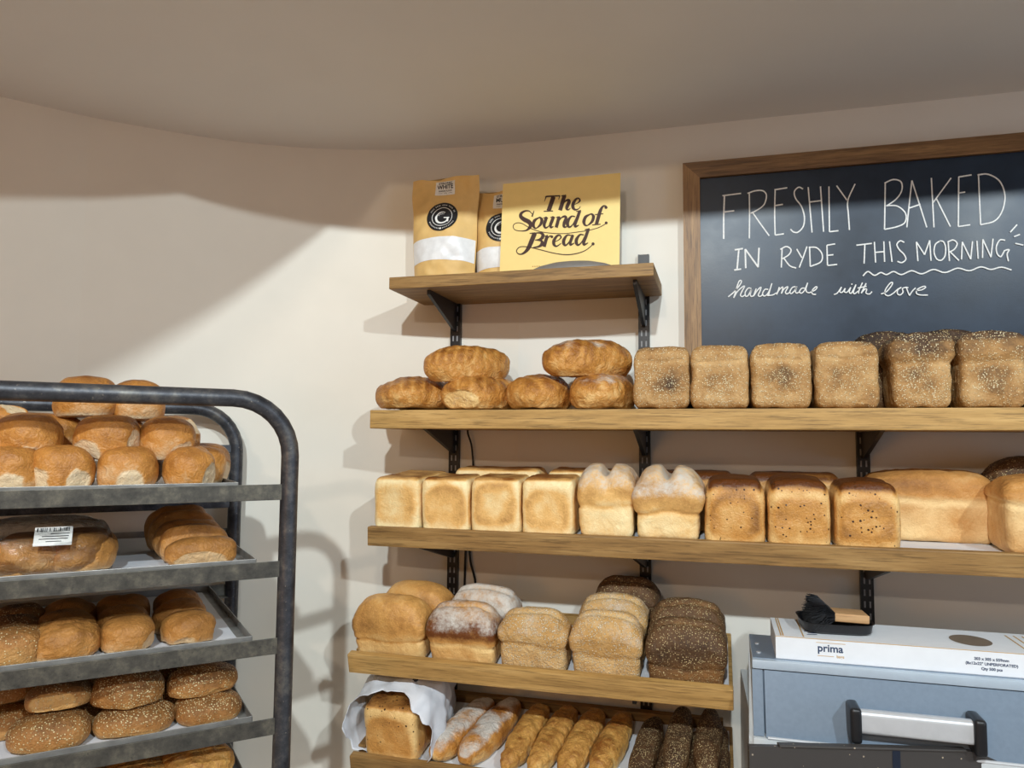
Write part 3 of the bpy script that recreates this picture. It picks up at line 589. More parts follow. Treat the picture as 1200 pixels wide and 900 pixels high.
# ================================================================== FLOUR BAGS AND CARD ON THE TOP SHELF
def flour_bag(loc, rz, w, H, label, lines, lz, cz, z0, z1, lean=0.0):
    e = empty('flour_bag', loc, (lean, 0, rz)); nx, nz = 36, 44; sd = nseed()
    def hw(z): t = z/H; return (w/2)*(.93+.07*sm(.0, .5, t)+.085*sm(.62, .95, t)-.10*np.exp(-((t-.06)/.05)**2)*0)
    def th(z): t = z/H; return .040*(1-sm(.35, .93, t)*.93)*(.85+.15*sm(0, .12, t))
    def front(x, z):
        a = np.clip(abs(x)/hw(z), 0, 1); P = np.array([[x*9, z*9, 0]])
        wr = .0045*float(fbm(P, 3.1, sd, 3)[0])*(1-a**6); lean_t = .012*float(sm(.8, 1, z/H))*(x/hw(z))
        return -(th(z)*(1-a**3.2))+wr-lean_t-.001
    V = []; F = []; ns = 2*nx
    for j in range(nz+1):
        z = H*j/nz; W_ = hw(z); top = .006*math.sin(9*0)+0
        for i in range(nx): x = -W_+2*W_*i/(nx-1); V.append((x, front(x, z), z+(.003*math.sin(x*60) if j == nz else 0)))
        for i in range(nx): x = W_-2*W_*i/(nx-1); a = abs(x)/W_; V.append((x, th(z)*(1-a**3.2)+.001-.012*float(sm(.8, 1, z/H))*(x/W_), z+(.003*math.sin(x*60) if j == nz else 0)))
    for j in range(nz):
        for i in range(ns): F.append((j*ns+i, j*ns+(i+1) % ns, (j+1)*ns+(i+1) % ns, (j+1)*ns+i))
    F += [tuple(range(ns))[::-1], tuple(nz*ns+i for i in range(ns))]
    m = MB(); m.add(V, F); m.build('paper_pouch', M['kraft'], e, smooth='auto')
    fn = lambda u, v, l: (u, front(u, v)-l, v)
    # clear window showing flour
    m = MB(); gx = 24; gz = 8; V = []; F = []
    for j in range(gz+1):
        z = z0+(z1-z0)*j/gz
        for i in range(gx+1): x = hw(z)*(-.98+1.96*i/gx); V.append(fn(x, z+.006*(1-(x/hw(z))**2), .0008))
    F = [(j*(gx+1)+i, j*(gx+1)+i+1, (j+1)*(gx+1)+i+1, (j+1)*(gx+1)+i) for j in range(gz) for i in range(gx)]
    m.add(V, F); m.build('flour_window', M['flour'], e, smooth=True)['label'] = 'white flour showing through the window'
    # paper label at the top
    lw, lh = .054, .037; m = MB(); V = []
    for j in range(7):
        for i in range(9): V.append(fn(-lw/2+lw*i/8+.0, lz-lh/2+lh*j/6, .0008))
    m.add(V, [(j*9+i, j*9+i+1, (j+1)*9+i+1, (j+1)*9+i) for j in range(6) for i in range(8)]); lab = m.build('label', M['label_white'], e, smooth=True)
    m = MB(); f2 = lambda u, v, l: fn(u, lz+v, l+.0008)
    addtext(m, lines[0], .0082, (0, .0130), f2, .0002, sx=1.15); addtext(m, lines[1], .0150, (0, .0030), f2, .0004, sx=.95); addtext(m, lines[2], .0054, (0, -.0070), f2, .0001)
    m.ribbon([(-.019, -.013), (-.008, -.013)], .0006, f2); m.ribbon([(.008, -.013), (.019, -.013)], .0006, f2); addtext(m, '1.5kg', .0042, (0, -.013), f2)
    m.build('label_lettering', M['ink_black'], e)
    # round black logo sticker
    rr = .0405; m = MB(); n = 40; V = [fn(0, cz, .0012)]; F = []
    for q in range(1, 7):
        for k in range(n): a = 2*math.pi*k/n; V.append(fn(rr*q/6*math.cos(a), cz+rr*q/6*math.sin(a), .0012))
    F = [(0, 1+k, 1+(k+1) % n) for k in range(n)]+[(1+(q-1)*n+k, 1+q*n+k, 1+q*n+(k+1) % n, 1+(q-1)*n+(k+1) % n) for q in range(1, 6) for k in range(n)]
    m.add(V, F); m.build('logo_sticker', M['ink_black'], e, smooth=True)
    m = MB(); f3 = lambda u, v, l: fn(u, cz+v, l+.0014)
    C = [(.026*math.cos(a), .026*math.sin(a)) for a in np.linspace(0, 2*math.pi, 49)]; m.ribbon(C, .0014, f3)
    G = [(.0150*math.cos(a), .0162*math.sin(a)-.002) for a in np.linspace(RAD(62), RAD(350), 26)]; m.ribbon(G, np.concatenate([np.linspace(.0012, .0055, 14), np.linspace(.0055, .003, 12)]), f3)
    m.ribbon([(.004, -.002), (.0185, -.002)], .0026, f3); m.ribbon([(.0146, -.002), (.0146, -.0135)], .0048, f3)
    for a in np.linspace(RAD(150), RAD(75), 5): m.ribbon([(.009*math.cos(a), .009*math.sin(a)-.001), (.012*math.cos(a), .012*math.sin(a)-.001)], .0010, f3)
    for k, a in enumerate(np.linspace(RAD(155), RAD(25), 22)):
        if k % 5 != 4: m.ribbon([(.0322*math.cos(a), .0322*math.sin(a)), (.0352*math.cos(a), .0352*math.sin(a))], .0014, f3)
    for k, a in enumerate(np.linspace(RAD(205), RAD(335), 20)):
        if k not in (9, 10): m.ribbon([(.0322*math.cos(a), .0322*math.sin(a)), (.0352*math.cos(a), .0352*math.sin(a))], .0014, f3)
    m.disc((0, -.034), .0026, f3); m.build('logo_mark', M['label_white'], e)
    tag(e, label, 'flour bag', 'kraft flour bags'); return e
YB = -.088
p0 = aty(482, 322, YB); p1 = aty(557, 320, YB)
ztop = aty(524, 209, YB)[2]
flour_bag(((p0[0]+p1[0])/2+.004, YB, 1.985), .04, .172, ztop-1.985, 'kraft flour bag labelled WHITE standing upright at the left of the top shelf', ('STRONG', 'WHITE', 'BAKERS FLOUR'), *[float(aty(521, q, YB-.03)[2])-1.985 for q in (216, 253, 308, 281)])
YB2 = -.058
p0 = aty(563, 316, YB2); zt2 = aty(592, 224, YB2)[2]
fb = flour_bag((p0[0]+.062, YB2, 1.985), .06, .148, zt2-1.985, 'second kraft flour bag tucked half behind the yellow card', ('STRONG', 'MULTI', 'BAKERS FLOUR'), *[float(aty(580, q, YB2-.03)[2])-1.985 for q in (233, 266, 317, 293)])
# the card
YC = -.118
c00 = aty(585, 317, YC); c10 = aty(726, 309, YC); c01 = aty(590, 216, YC+.02); c11 = aty(727.5, 206, YC+.02)
CW = float(c10[0]-c00[0]); CH = float(c01[2]-1.985)+.004; crz = RAD(-1.0)
e = empty('card_sign', (float(c00[0]), YC, 1.9852), (RAD(-5.5), 0, crz)); tag(e, 'yellow card sign reading The Sound of Bread, propped on the top shelf', 'sign')
m = MB(); m.box((CW/2, .002, CH/2), (CW, .004, CH), .0008); m.build('card_panel', M['card'], e)
CI = e.matrix_basis.inverted(); CB = e.matrix_basis
def cmap(u, v, l):   # point on the 6x enlargement of the card -> card plane
    o_ = CI @ Vector(CP); d_ = CI.to_3x3() @ Vector(ray(580+u/6, 195+v/6)); t_ = (-.0002-o_.y)/d_.y; q = o_+d_*t_
    return (q.x, -.0002-l, q.z)
def K(p, w, k=6):
    q = [((590+u/8.889-580)*6, (215+v/8.889-195)*6) for u, v in p]; P = smooth_path(q, k); ww = np.interp(np.linspace(0, 1, len(P)), np.linspace(0, 1, len(w)), w)*.675; CL[0] += .00002; CM.ribbon(P, ww, lambda u_, v_, l: cmap(u_, v_, l*CL[0]/.0005), .0005)
def KD(p, r): CM.disc(((590+p[0]/8.889-580)*6, (215+p[1]/8.889-195)*6), r*.675, cmap)
CM = MB(); CL = [.0004]
K([(436,146),(452,136),(520,132),(590,128)],[12,16,16,12]); K([(446,138),(426,188)],[12,4]); K([(588,128),(574,168)],[10,4]); K([(522,138),(496,212),(470,286)],[44,44,44]); K([(420,291),(516,287)],[10,10])
K([(638,124),(614,200),(590,280)],[38,40,40]); K([(602,131),(652,121)],[10,10]); K([(618,218),(646,184),(674,174),(684,192),(664,238),(660,264),(678,274),(698,256)],[8,14,28,36,36,28,14,5])
K([(718,226),(770,206),(796,180),(784,156),(754,166),(726,214),(726,254),(752,274),(786,262),(802,238)],[5,8,18,15,22,34,33,18,8,5])
K([(320,284),(308,316),(298,346)],[6,12,16]); K([(302,322),(270,289),(225,288),(186,312),(182,345),(216,375),(264,400),(284,432),(268,466),(234,490),(180,495),(124,485),(102,455),(112,425),(150,410),(200,420),(250,450),(300,475),(400,505),(520,520),(640,522),(760,508),(880,490),(980,464),(1050,430),(1076,408)],[6,10,17,28,38,44,46,40,28,14,8,7,7,7,7,7,7,7,7,7,7,7,7,7,7,9]); KD((1071,411),15)
K([(366,358),(326,385),(310,430),(326,463),(350,462),(388,425),(400,380),(382,356),(366,358)],[12,30,34,20,10,28,32,18,12])
K([(450,350),(436,390),(424,432),(438,462),(468,448),(502,404)],[32,33,31,20,10,6]); K([(414,362),(454,349)],[8,8]); K([(522,345),(506,390),(490,432),(496,458),(522,448)],[32,33,32,22,7]); K([(488,356),(526,345)],[8,8])
K([(580,346),(566,400),(550,459)],[32,33,33]); K([(548,356),(586,345)],[8,8]); K([(572,402),(604,358),(638,344),(652,364),(634,412),(630,448),(652,454),(670,434)],[6,12,24,32,33,26,13,5])
K([(748,346),(708,344),(674,388),(668,430),(690,455),(724,426),(752,370)],[9,16,32,34,18,10,8]); K([(796,286),(770,360),(746,424),(752,449),(786,434)],[30,32,32,24,7]); K([(758,293),(808,281)],[9,9])
K([(900,322),(856,350),(838,400),(852,434),(880,435),(924,395),(938,345),(920,320),(900,322)],[12,30,34,20,10,28,32,18,12])
K([(1080,256),(1066,236),(1036,240),(1010,284),(990,350),(968,428)],[14,12,18,34,36,35]); KD((1068,250),16); K([(954,326),(1040,315)],[9,9]); K([(924,433),(1012,425)],[9,9])
K([(326,520),(286,618),(256,680),(220,720),(180,738),(146,725),(138,696),(165,666),(210,658),(290,668),(400,695),(520,725),(640,742),(740,735),(840,705),(910,656),(937,622)],[46,46,38,24,12,9,8,8,8,8,8,8,9,9,8,7,9]); KD((934,630),16); K([(274,521),(332,514)],[9,9])
K([(320,521),(374,515),(410,531),(404,566),(370,585),(328,590)],[10,14,32,34,16,7]); K([(340,590),(394,597),(402,630),(370,657),(308,668)],[8,22,38,20,9])
K([(456,546),(440,602),(424,660)],[32,33,33]); K([(424,552),(462,540)],[8,8]); K([(446,592),(478,553),(506,549)],[6,12,16]); KD((505,556),14)
K([(536,610),(580,586),(600,560),(586,540),(556,550),(526,598),(528,638),(556,654),(602,624)],[5,8,16,14,22,33,29,14,5])
K([(704,541),(664,540),(632,584),(628,624),(648,645),(680,616),(708,562)],[9,16,32,34,18,10,8]); K([(724,536),(710,575),(696,616),(702,639),(738,621)],[28,30,30,22,6])
K([(838,536),(798,535),(764,579),(760,620),(780,642),(814,613),(842,560)],[9,16,32,34,18,10,8]); K([(886,476),(860,550),(836,614),(844,637),(882,619)],[30,32,32,24,6]); K([(848,483),(898,471)],[9,9])
CM.build('card_lettering', M['ink'], e)
m = MB()
for k in range(22):
    if k % 5 == 4: continue
    u = 262+k*15; m.ribbon([(u, 704-u*.045+12), (u+9, 704-u*.045+11.5)], 7, cmap)
m.build('small_print', M['ink_gold'], e)
# grey round lid lying in front of the card
m = MB(); n = 48; V = [(0, 0, .021)]; prof = [(.2, .0205), (.5, .0185), (.8, .012), (.95, .006), (1, .002), (1, 0)]
for r, z in prof:
    for k in range(n): V.append((.098*r*math.cos(2*math.pi*k/n), .036*r*math.sin(2*math.pi*k/n), z))
F = [(0, 1+k, 1+(k+1) % n) for k in range(n)]+[(1+q*n+k, 1+(q+1)*n+k, 1+(q+1)*n+(k+1) % n, 1+q*n+(k+1) % n) for q in range(5) for k in range(n)]+[tuple(1+5*n+k for k in range(n))[::-1]]
m.add(V, F); pl = aty(668, 312, -.209); gl = m.build('dish_lid', M['greylid'], smooth='auto', loc=(float(pl[0])+.005, -.208, 1.985)); tag(gl, 'shallow grey domed lid lying before the yellow card', 'lid')

# ================================================================== BREAD ON THE LONG SHELF (bloomers, seeded tins)
GB = 'bloomers on the long shelf'
def bloomer(hx, hy, hz, label, loc, rx=0, rz=0, ry=0, **kw):
    kw.setdefault('sl', .30); kw.setdefault('slant', 1.0); o = blob((hx, hy, hz), 2.35, M['bloom'], 'bloomer_loaf', n=34, base=.52, topdark=.22, amp=.004, wrinkle=.0022, **kw); place(o, loc, rx, rz, ry); tag(o, label, 'bread', GB); return o
def bx(px, py, Y): return float(aty(px, py, Y)[0])
z2 = 1.668
bloomer(.082, .108, .046, 'golden bloomer lying flat at the far left end of the shelf', (bx(483, 470, -.2), -.165, z2), 0, RAD(-22), slashes=6, flat=.62)
bloomer(.074, .110, .047, 'bloomer with a torn white patch on its front end, lower row', (bx(560, 470, -.2), -.160, z2), 0, RAD(-24), slashes=5, flat=.66, patches=[((.22, -1, -.38), .50)])
bloomer(.074, .104, .048, 'golden bloomer third from the left in the lower row', (bx(628, 470, -.2), -.160, z2), 0, RAD(4), slashes=4, flat=.62)
bloomer(.070, .106, .047, 'lower bloomer with a streak of flour, touching the first seeded tin loaf', (bx(704, 470, -.2), -.158, z2), 0, RAD(-8), slashes=3, flat=.66, flour=.40)
bloomer(.058, .112, .050, 'scored bloomer lying on top of the left pair of bloomers', (bx(549, 455, -.16), -.165, 1.735), RAD(5), RAD(-40), RAD(0), slashes=8, flat=.7)
bloomer(.060, .114, .050, 'flour-dusted bloomer lying on top of the right pair of bloomers', (bx(690, 450, -.16), -.165, 1.742), RAD(5), RAD(-46), RAD(0), slashes=5, flat=.7, flour=.42)
GS = 'seeded tin loaves on the long shelf'
xs2 = [-.1765, -.0575, .0635, .1870]; ordn = ['first', 'second', 'third', 'fourth']
for i, x in enumerate(xs2):
    o = seeded_tin(.1165, .22, [.129, .128, .130, .131][i], M['sesame'], .9, 0, darkspot=[1.0, .5, .6, .7][i]); S2.put(o, x+.0595, .012+.11)
    tag(o, 'sesame-crusted tin loaf, %s along from the bloomers' % ordn[i], 'bread', GS)
for x, w, dx, lab, lab2 in ((.3275, .108, -.040, 'dark-topped seeded tin loaf with an oval seed patch on its front', 'dark seeded loaf peeking out behind the oval-patched loaf'), (.4470, .115, -.046, 'dark-topped seeded tin loaf nearest the right edge but one', 'dark seeded loaf peeking out behind the right-hand seeded loaf')):
    o = seeded_tin(w, .115, .137, M['sesame'], .95, 1, darkspot=1.1); S2.put(o, x+w/2, .012+.058); tag(o, lab, 'bread', GS)
    o = seeded_tin(w*1.0, .105, .157, M['darkseed'], .6, 1, darkspot=.3); S2.put(o, x+w/2+dx, .128+.058); tag(o, lab2, 'bread', GS)
o = seeded_tin(.116, .21, .137, M['darkseed'], .7, 1); S2.put(o, .578+.058, .012+.105); tag(o, 'dark seeded tin loaf cut off by the right edge of the view', 'bread', GS)

# ================================================================== BREAD ON THE THIRD SHELF
GW = 'white tin loaves'; W_ = .117
for i, (x, ln, lab) in enumerate(((-.781, .215, 'white tin loaf at the left end of its shelf'), (-.6615, .128, 'white tin loaf second from the left'), (-.5425, .128, 'white tin loaf third from the left, browned all over its front'), (-.4235, .128, 'white tin loaf beside the first floured split loaf'))):
    o = tin_loaf(W_+.001*(i == 3), ln, [.122, .124, .126, .128][i], M['white']); S3.put(o, x+W_/2+.001, .014+ln/2); tag(o, lab, 'bread', GW)
for px0, px1, lab in ((541, 640, 'white tin loaf lying sideways behind the second and third loaves'), (648, 728, 'white tin loaf lying sideways behind the first floured split loaf')):
    x0, x1 = bx(px0, 545, -.06), bx(px1, 548, -.06); o = tin_loaf(.098, max(x1-x0, .2), .134, M['white']); S3.put(o, (x0+x1)/2+(0 if x1-x0 > .2 else .015), .199, rz=RAD(90)); tag(o, lab, 'bread', GW)
o = cob_tin(.122, .150, .148, M['white'], .45, flour=.52, slash=False, split=True, dark=.28, bulge=.035, rtop=.03); S3.put(o, -.2985+.060, .014+.075, rz=RAD(2)); tag(o, 'floured split-top tin loaf beside the last white tin loaf', 'bread', 'floured split-top loaves')
o = cob_tin(.134, .165, .146, M['white'], .42, flour=.56, slash=False, split=True, dark=.28, bulge=.12, rtop=.034); S3.put(o, -.1765+.070, .014+.082); tag(o, 'floured split-top loaf with a wide overhanging cap, beside the multigrain loaves', 'bread', 'floured split-top loaves')
GM = 'glossy multigrain tin loaves'
for i, (x, lab) in enumerate(((-.0325, 'glossy multigrain tin loaf beside the floured split loaf'), (.0905, 'middle one of the three upright glossy multigrain loaves'), (.2165, 'glossy multigrain tin loaf with a pale shine, left of the bare paper'))):
    o = tin_loaf(.1215, .128, [.126, .128, .125][i], M['multi'], 'multi'); S3.put(o, x+.061, .014+.064); tag(o, lab, 'bread', GM)
for px0, px1, lab in ((757, 862, 'multigrain loaf lying sideways behind the second floured loaf'), (874, 984, 'multigrain loaf lying sideways behind the front multigrain pair')):
    x0, x1 = bx(px0, 550, -.06), bx(px1, 553, -.06); o = tin_loaf(.100, x1-x0, .126, M['multi'], 'multi'); S3.put(o, (x0+x1)/2, .199, rz=RAD(90)); tag(o, lab, 'bread', GM)
GH = 'large wholemeal tin loaves'
o = cob_tin(.245, .118, .140, M['whole'], .64, slash=False, dark=.26, bulge=.02, rtop=.022, lightline=.55); S3.put(o, .420, .190); tag(o, 'large wholemeal loaf lying sideways at the back, behind the bare paper', 'bread', GH)
o = cob_tin(.155, .128, .142, M['whole'], .70, slash=False, dark=.22, bulge=.015, rtop=.024, lightline=.5); S3.put(o, .589, .014+.064, rz=RAD(0)); tag(o, 'large wholemeal loaf at the front, cut by the right edge of the view', 'bread', GH)
o = cob_tin(.20, .100, .165, M['darkseed'], .6, dens=.55, slash=False, dark=.45, bulge=.06, rtop=.04); S3.put(o, .633, .198); tag(o, 'dark seeded loaf at the back right corner above the wholemeal loaf', 'bread')

# ================================================================== SMALL CRUSTY LOAVES ON THE TILTED SHELF
GC = 'small crusty loaves on the tilted shelf'
def crusty(x, w, row, mat, lab, H=.122, **kw):
    o = cob_tin(w, .086, H, mat, **kw); S4.put(o, x+w/2, .024+.043+row*.084); tag(o, lab, 'bread', GC); return o
crusty(-.806, .170, 0, M['golden'], 'plain golden crusty loaf at the left end of the tilted shelf', .132, crease=.40, slash=False, dark=.26, rtop=.04)
crusty(-.775, .160, 1, M['golden'], 'plain golden crusty loaf behind the leftmost one', .128, crease=.40, slash=False, dark=.24, rtop=.04)
crusty(-.628, .156, 0, M['golden'], 'front floured crusty loaf with a dark brown crown', .128, crease=.42, flour=.50, dark=.62, slash=True, rtop=.036, lightline=.3)
crusty(-.606, .156, 1, M['golden'], 'floured crusty loaf behind the dark-crowned one', .130, crease=.42, flour=.66, dark=.45, slash=True, rtop=.036)
crusty(-.465, .150, 0, M['oat'], 'oat-topped crusty loaf standing alone in its column', .124, crease=.55, flour=.32, dens=1.0, dark=.05)
crusty(-.307, .148, 0, M['oat'], 'front oat-topped loaf of the three-deep column', .128, crease=.45, flour=.34, dens=.85, dark=.10)
crusty(-.303, .146, 1, M['oat'], 'middle oat-topped loaf of the three-deep column', .128, crease=.45, flour=.34, dens=.95, dark=.08)
crusty(-.280, .142, 2, M['darkseed'], 'loaf at the back of the three-deep column, its shaded top coloured dark', .132, crease=.45, dens=.40, dark=.35)  # dark crust stands in for the upper shelf's shade on a tan loaf
crusty(-.148, .156, 0, M['darkseed'], 'front dark poppy-seeded loaf beside the slicer', .124, crease=.40, dens=.85, dark=.30)
crusty(-.145, .150, 1, M['darkseed'], 'dark poppy-seeded loaf behind the front one beside the slicer', .126, crease=.40, dens=.8, dark=.30)

# ================================================================== LOWEST SHELF
def baton(x, t, hx, hy, hz, mat, lab, rz=0.0, hgt=0.0, rx=0.0, grp=None, **kw):
    o = blob((hx, hy, hz), 2.5, mat, 'baton_loaf', n=30, flat=.7, **kw); S5.put(o, x, t, hgt+.002, RAD(rz), 0, RAD(rx)); tag(o, lab, 'bread', grp); return o
GF = 'flour-dusted batons'
baton(-.573, .14, .034, .118, .030, M['bloom'], 'flour-dusted baton next to the paper bag', -14, flour=.72, slashes=0, wrinkle=.002, amp=.003, grp=GF)
baton(-.507, .14, .035, .120, .031, M['bloom'], 'flour-dusted baton right of the other, beside the gap', -13, flour=.72, slashes=0, wrinkle=.002, amp=.003, grp=GF)
GG = 'golden cheese-topped batons'
for x, rz, lab in ((-.425, -8, 'golden cheese baton first from the floured pair'), (-.362, -9, 'golden cheese baton second from the floured pair'), (-.298, -9, 'golden cheese baton third from the floured pair'), (-.234, -9, 'golden cheese baton beside the dark seeded batons')):
    baton(x, .14, .029, .120, .027, M['cheese'], lab, rz, amp=.003, wrinkle=.0045, grp=GG, base=.42)
GD = 'dark seeded batons'
kw = dict(dens=.8, amp=.003, grp=GD, base=.45)
baton(-.160, .14, .028, .118, .026, M['darkseed'], 'dark seeded baton lying alone beside the golden batons', -6, **kw)
baton(-.106, .12, .026, .118, .024, M['darkseed'], 'dark seeded baton at the bottom left of the stack', -3, **kw)
baton(-.056, .11, .026, .112, .024, M['darkseed'], 'dark seeded baton at the bottom middle of the stack', -2, **kw)
baton(-.010, .14, .024, .116, .024, M['darkseed'], 'dark seeded baton at the bottom right of the stack, against the slicer', 0, **kw)
baton(-.090, .135, .027, .112, .025, M['darkseed'], 'dark seeded baton on top of the stack, left', -3, .040, **kw)
baton(-.030, .135, .028, .112, .025, M['darkseed'], 'dark seeded baton on top of the stack, right', -2, .042, **kw)
# loaf in an open white paper bag
o = tin_loaf(.128, .16, .122, M['multi'], 'white'); S5.put(o, -.698, .016+.08, .008, RAD(-2)); tag(o, 'grainy tin loaf inside the open white paper bag', 'bread')
sd = nseed(); V = []; F = []; nt, ny = 72, 26
for j in range(ny):
    q = j/(ny-1)
    for i in range(nt):
        a = 2*math.pi*i/nt; ca, sa = math.cos(a), math.sin(a)
        k = (abs(ca)**3.2+abs(sa)**3.2)**(-1/3.2)
        hx = .085+.014*math.sin(q*3+1); hz = .070+.030*q
        x = hx*k*ca; z = .0735+.012*q+hz*k*sa
        up = float(sm(-.2, .9, sa)); mouth = .016+.034*up*(.5+.5*math.cos(2.2*(a-1.9)))+.009*math.sin(5*a+1)+.006*math.sin(11*a)+.004*math.sin(17*a+2)
        y = mouth+q*(.235-mouth)
        x *= 1+.12*(1-q)*(1-up)*.4
        if q > .75: z = .03+(z-.03)*(1-.35*(q-.75)/.25)
        V.append((x, y, z))
V = np.array(V); no = fbm(V, 24, sd, 3); rid = 1-np.abs(fbm(V*np.array([1, .6, 1]), 17, sd+5, 3)); cen = np.array([0, 0, .08]); dr = V-cen; dr[:, 1] = 0; dr /= np.linalg.norm(dr, axis=1)[:, None]+1e-9
V = V+dr*((no*.007+(rid-.6)*.016)[:, None]); V[:, 2] = np.maximum(V[:, 2], .0035)
F = [(j*nt+i, j*nt+(i+1) % nt, (j+1)*nt+(i+1) % nt, (j+1)*nt+i) for j in range(ny-1) for i in range(nt)]+[tuple((ny-1)*nt+i for i in range(nt))]
m = MB(); m.add(V, F); o = m.build('paper_bag', M['paper'], smooth=True); sl = o.modifiers.new('thickness', 'SOLIDIFY'); sl.thickness = .0006
S5.put(o, -.703, .006, 0, RAD(-1)); tag(o, 'crumpled open white paper bag around a loaf on the lowest shelf', 'paper bag')

# ================================================================== BREAD SLICER, CARTON, BRUSH
MX0, MX1 = .055, .80; ZT = 1.196; YFr = -.35
e = empty('bread_slicer', (MX0, YFr, 0)); tag(e, 'blue-grey bread slicing machine with a long bar handle on its lid', 'bread slicer')
L = MX1-MX0; zp0 = 1.068
pb = aty(897, 863, YFr-.035); zp0 = float(pb[2])
m = MB(); m.prism([(.325, 0), (.325, zp0-.03), (.175, ZT), (0, ZT), (-.004, ZT-.018), (-.004, zp0-.02), (-.035, zp0-.03), (-.035, 0)], 0, 0, L); 
hood = m.build('hood', M['machine'], e)
# pale side cheek flaring out to the left and the pale sill under the lid
m = MB(); V = [(-.001, .17, ZT-.002), (-.001, .0, ZT-.002), (-.001, -.012, zp0), (-.016, .30, zp0+.02), (-.018, .31, .05), (-.018, -.034, .05), (-.010, -.034, zp0-.012)]
W2 = [(.004, y, z) for x, y, z in V]; n = len(V); m.add(V+W2, [tuple(range(n)), tuple(range(2*n-1, n-1, -1))]+[(i, (i+1) % n, n+(i+1) % n, n+i) for i in range(n)]); m.build('side_panel', M['machine_light'], e)
m = MB(); m.box((L/2, -.006, ZT-.009), (L+.004, .014, .0165), .003); m.build('top_trim', M['trim'], e, smooth='auto')
m = MB(); m.prism([(-.010, ZT-.019), (-.002, ZT-.019), (-.026, zp0), (-.040, zp0)], 0, .0195, L-.02); lid = m.build('lid_panel', M['machine'], e)
m = MB(); m.prism([(-.008, ZT-.019), (-.002, ZT-.019), (-.022, zp0), (-.036, zp0)], 0, -.002, .0165); m.build('corner_post', M['machine'], e)
m = MB(); m.box((L/2, -.030, zp0-.0115), (L+.006, .03, .021), .002); m.build('sill', M['machine_light'], e, smooth='auto')
m = MB(); m.tube([(.022, -.044, zp0+.001), (L-.02, -.044, zp0+.001)], .0028, 10); m.build('hinge_rod', M['alu'], e, smooth='auto')
for (sx, sy) in ((.012, .10), (.012, .035)):
    m = MB(); m.tube([(sx, sy, ZT-.001), (sx, sy, ZT+.0018)], .0042, 12); m.build('screw', M['alu'], e, smooth='auto')
# handle
yh = YFr-.062
hl = aty(1000, 850, yh+.02); hr = aty(1143, 864, yh+.02)
h = MB(); xa, xb = float(hl[0])-MX0, float(hr[0])-MX0; zh = float(aty(1072, 852, yh)[2]); zend = zh-.002
yl = -.030; yo = yh-YFr
tb = MB(); tb.box(((xa+xb)/2, yo+.004, zh), (xb-xa, .022, .040), .0105, seg=5); hb = tb.build('handle', M['alu'], e, smooth='auto')
for xx in (xa, xb):
    c_ = MB(); c_.box((xx, (yo+yl)/2-.003, zh-.005), (.019, abs(yo-yl)+.022, .060), .0075, seg=4); c_.build('end_cap', M['plastic_black'], hb, smooth='auto')['label'] = 'black handle end cap'
# dark front tray with crumbs
GA = RAD(13); gR = np.array(aty(1140, 881, YFr-.048)); gd = np.array([math.cos(GA), math.sin(GA), 0])
vv = ray(878, 876); t_ = -vv; Mx = np.array([[vv[0], gd[0]], [vv[1], gd[1]]]); tt = np.linalg.solve(Mx, (gR-CP)[:2]); GL = float(tt[1]); gp = gR-gd*GL
m = MB(); m.prism([(0, -.30), (0, 0), (GL, 0), (GL+.012, -.003), (GL+.055, -.020), (GL+.075, -.06), (GL+.075, -.30)], 1, 0, .010); m.box((GL/2+.02, .005, .0015), (GL-.06, .016, .004), .0015)
tr = m.build('crumb_guard', M['darkmetal'], e, loc=(float(gp[0])-MX0, float(gp[1])-YFr, float(gR[2])), rot=(0, 0, GA)); tr['label'] = 'dark metal guard speckled with crumbs'
m = MB(); m.box((GL*.66, -.0004, -.08), (.013, .0008, .158)); m.build('tape_strip', M['tape'], tr)
# carton on the slicer
bxl = bx(909, 760, -.345); e = empty('carton', (bxl, -.345, ZT)); HB = .0415; DB = .150; LB = .62
tag(e, 'long white carton of bread bags lying on top of the slicer', 'carton')
m = MB(); m.box((LB/2, DB/2, HB/2), (LB, DB, HB), .0008)
m.build('carton_body', M['boxcard'], e)
hx = bx(1136, 745, -.27)-bxl; m = MB(); n = 36; hy = DB*.47; m = MB()
def ellip(rx, ry, z): return [(hx+rx*math.cos(2*math.pi*k/n), hy+ry*math.sin(2*math.pi*k/n), z) for k in range(n)]
m.add(ellip(.036, .042, HB+.0004)+ellip(.034, .040, HB+.0004)+ellip(.034, .040, HB+.0002), [tuple(range(n, 2*n))]); m.build('cut_out', M['hole'], e)['label'] = 'oval hole in the lid of the carton'
fr = lambda u, v, l: (u, -.0002-l, v)
m = MB(); ux = bx(973, 764, -.345)-bxl; addtext(m, 'prima', .019, (ux, HB*.60), fr, .0004, lift=.0003)
ux2 = bx(1162, 778, -.345)-bxl; m.build('logo_lettering', M['ink_navy'], e); m = MB()
addtext(m, '203 x 305 x 559mm', .0066, (ux2, HB*.66), fr, .00022, lift=.0003); addtext(m, '(8x12x22" UNPERFORATED)', .0066, (ux2, HB*.46), fr, .0002, lift=.0003); addtext(m, 'Qty 500 pcs', .0066, (ux2, HB*.26), fr, .00022, lift=.0003)
m.build('size_lettering', M['ink_navy'], e)
m = MB(); addtext(m, 'bags', .0075, (ux+.017, HB*.28), fr, .0001, lift=.0003); m.ribbon([(ux-.022, HB*.27), (ux+.006, HB*.27)], .0008, fr, .0003); m.ribbon([(ux-.024, HB*.84), (ux+.026, HB*.84)], .0008, fr, .0003)
tp = lambda u, v, l: (u, v, HB+.0002+l)
for q in (.010, .014, .050): m.ribbon([(q, .004), (q-.000, DB-.004)], .0022, tp, .0003)
for q in range(5): m.ribbon([(hx+.075+q*.014, .03), (hx+.075+q*.014, .13)], .0028, tp, .0003)
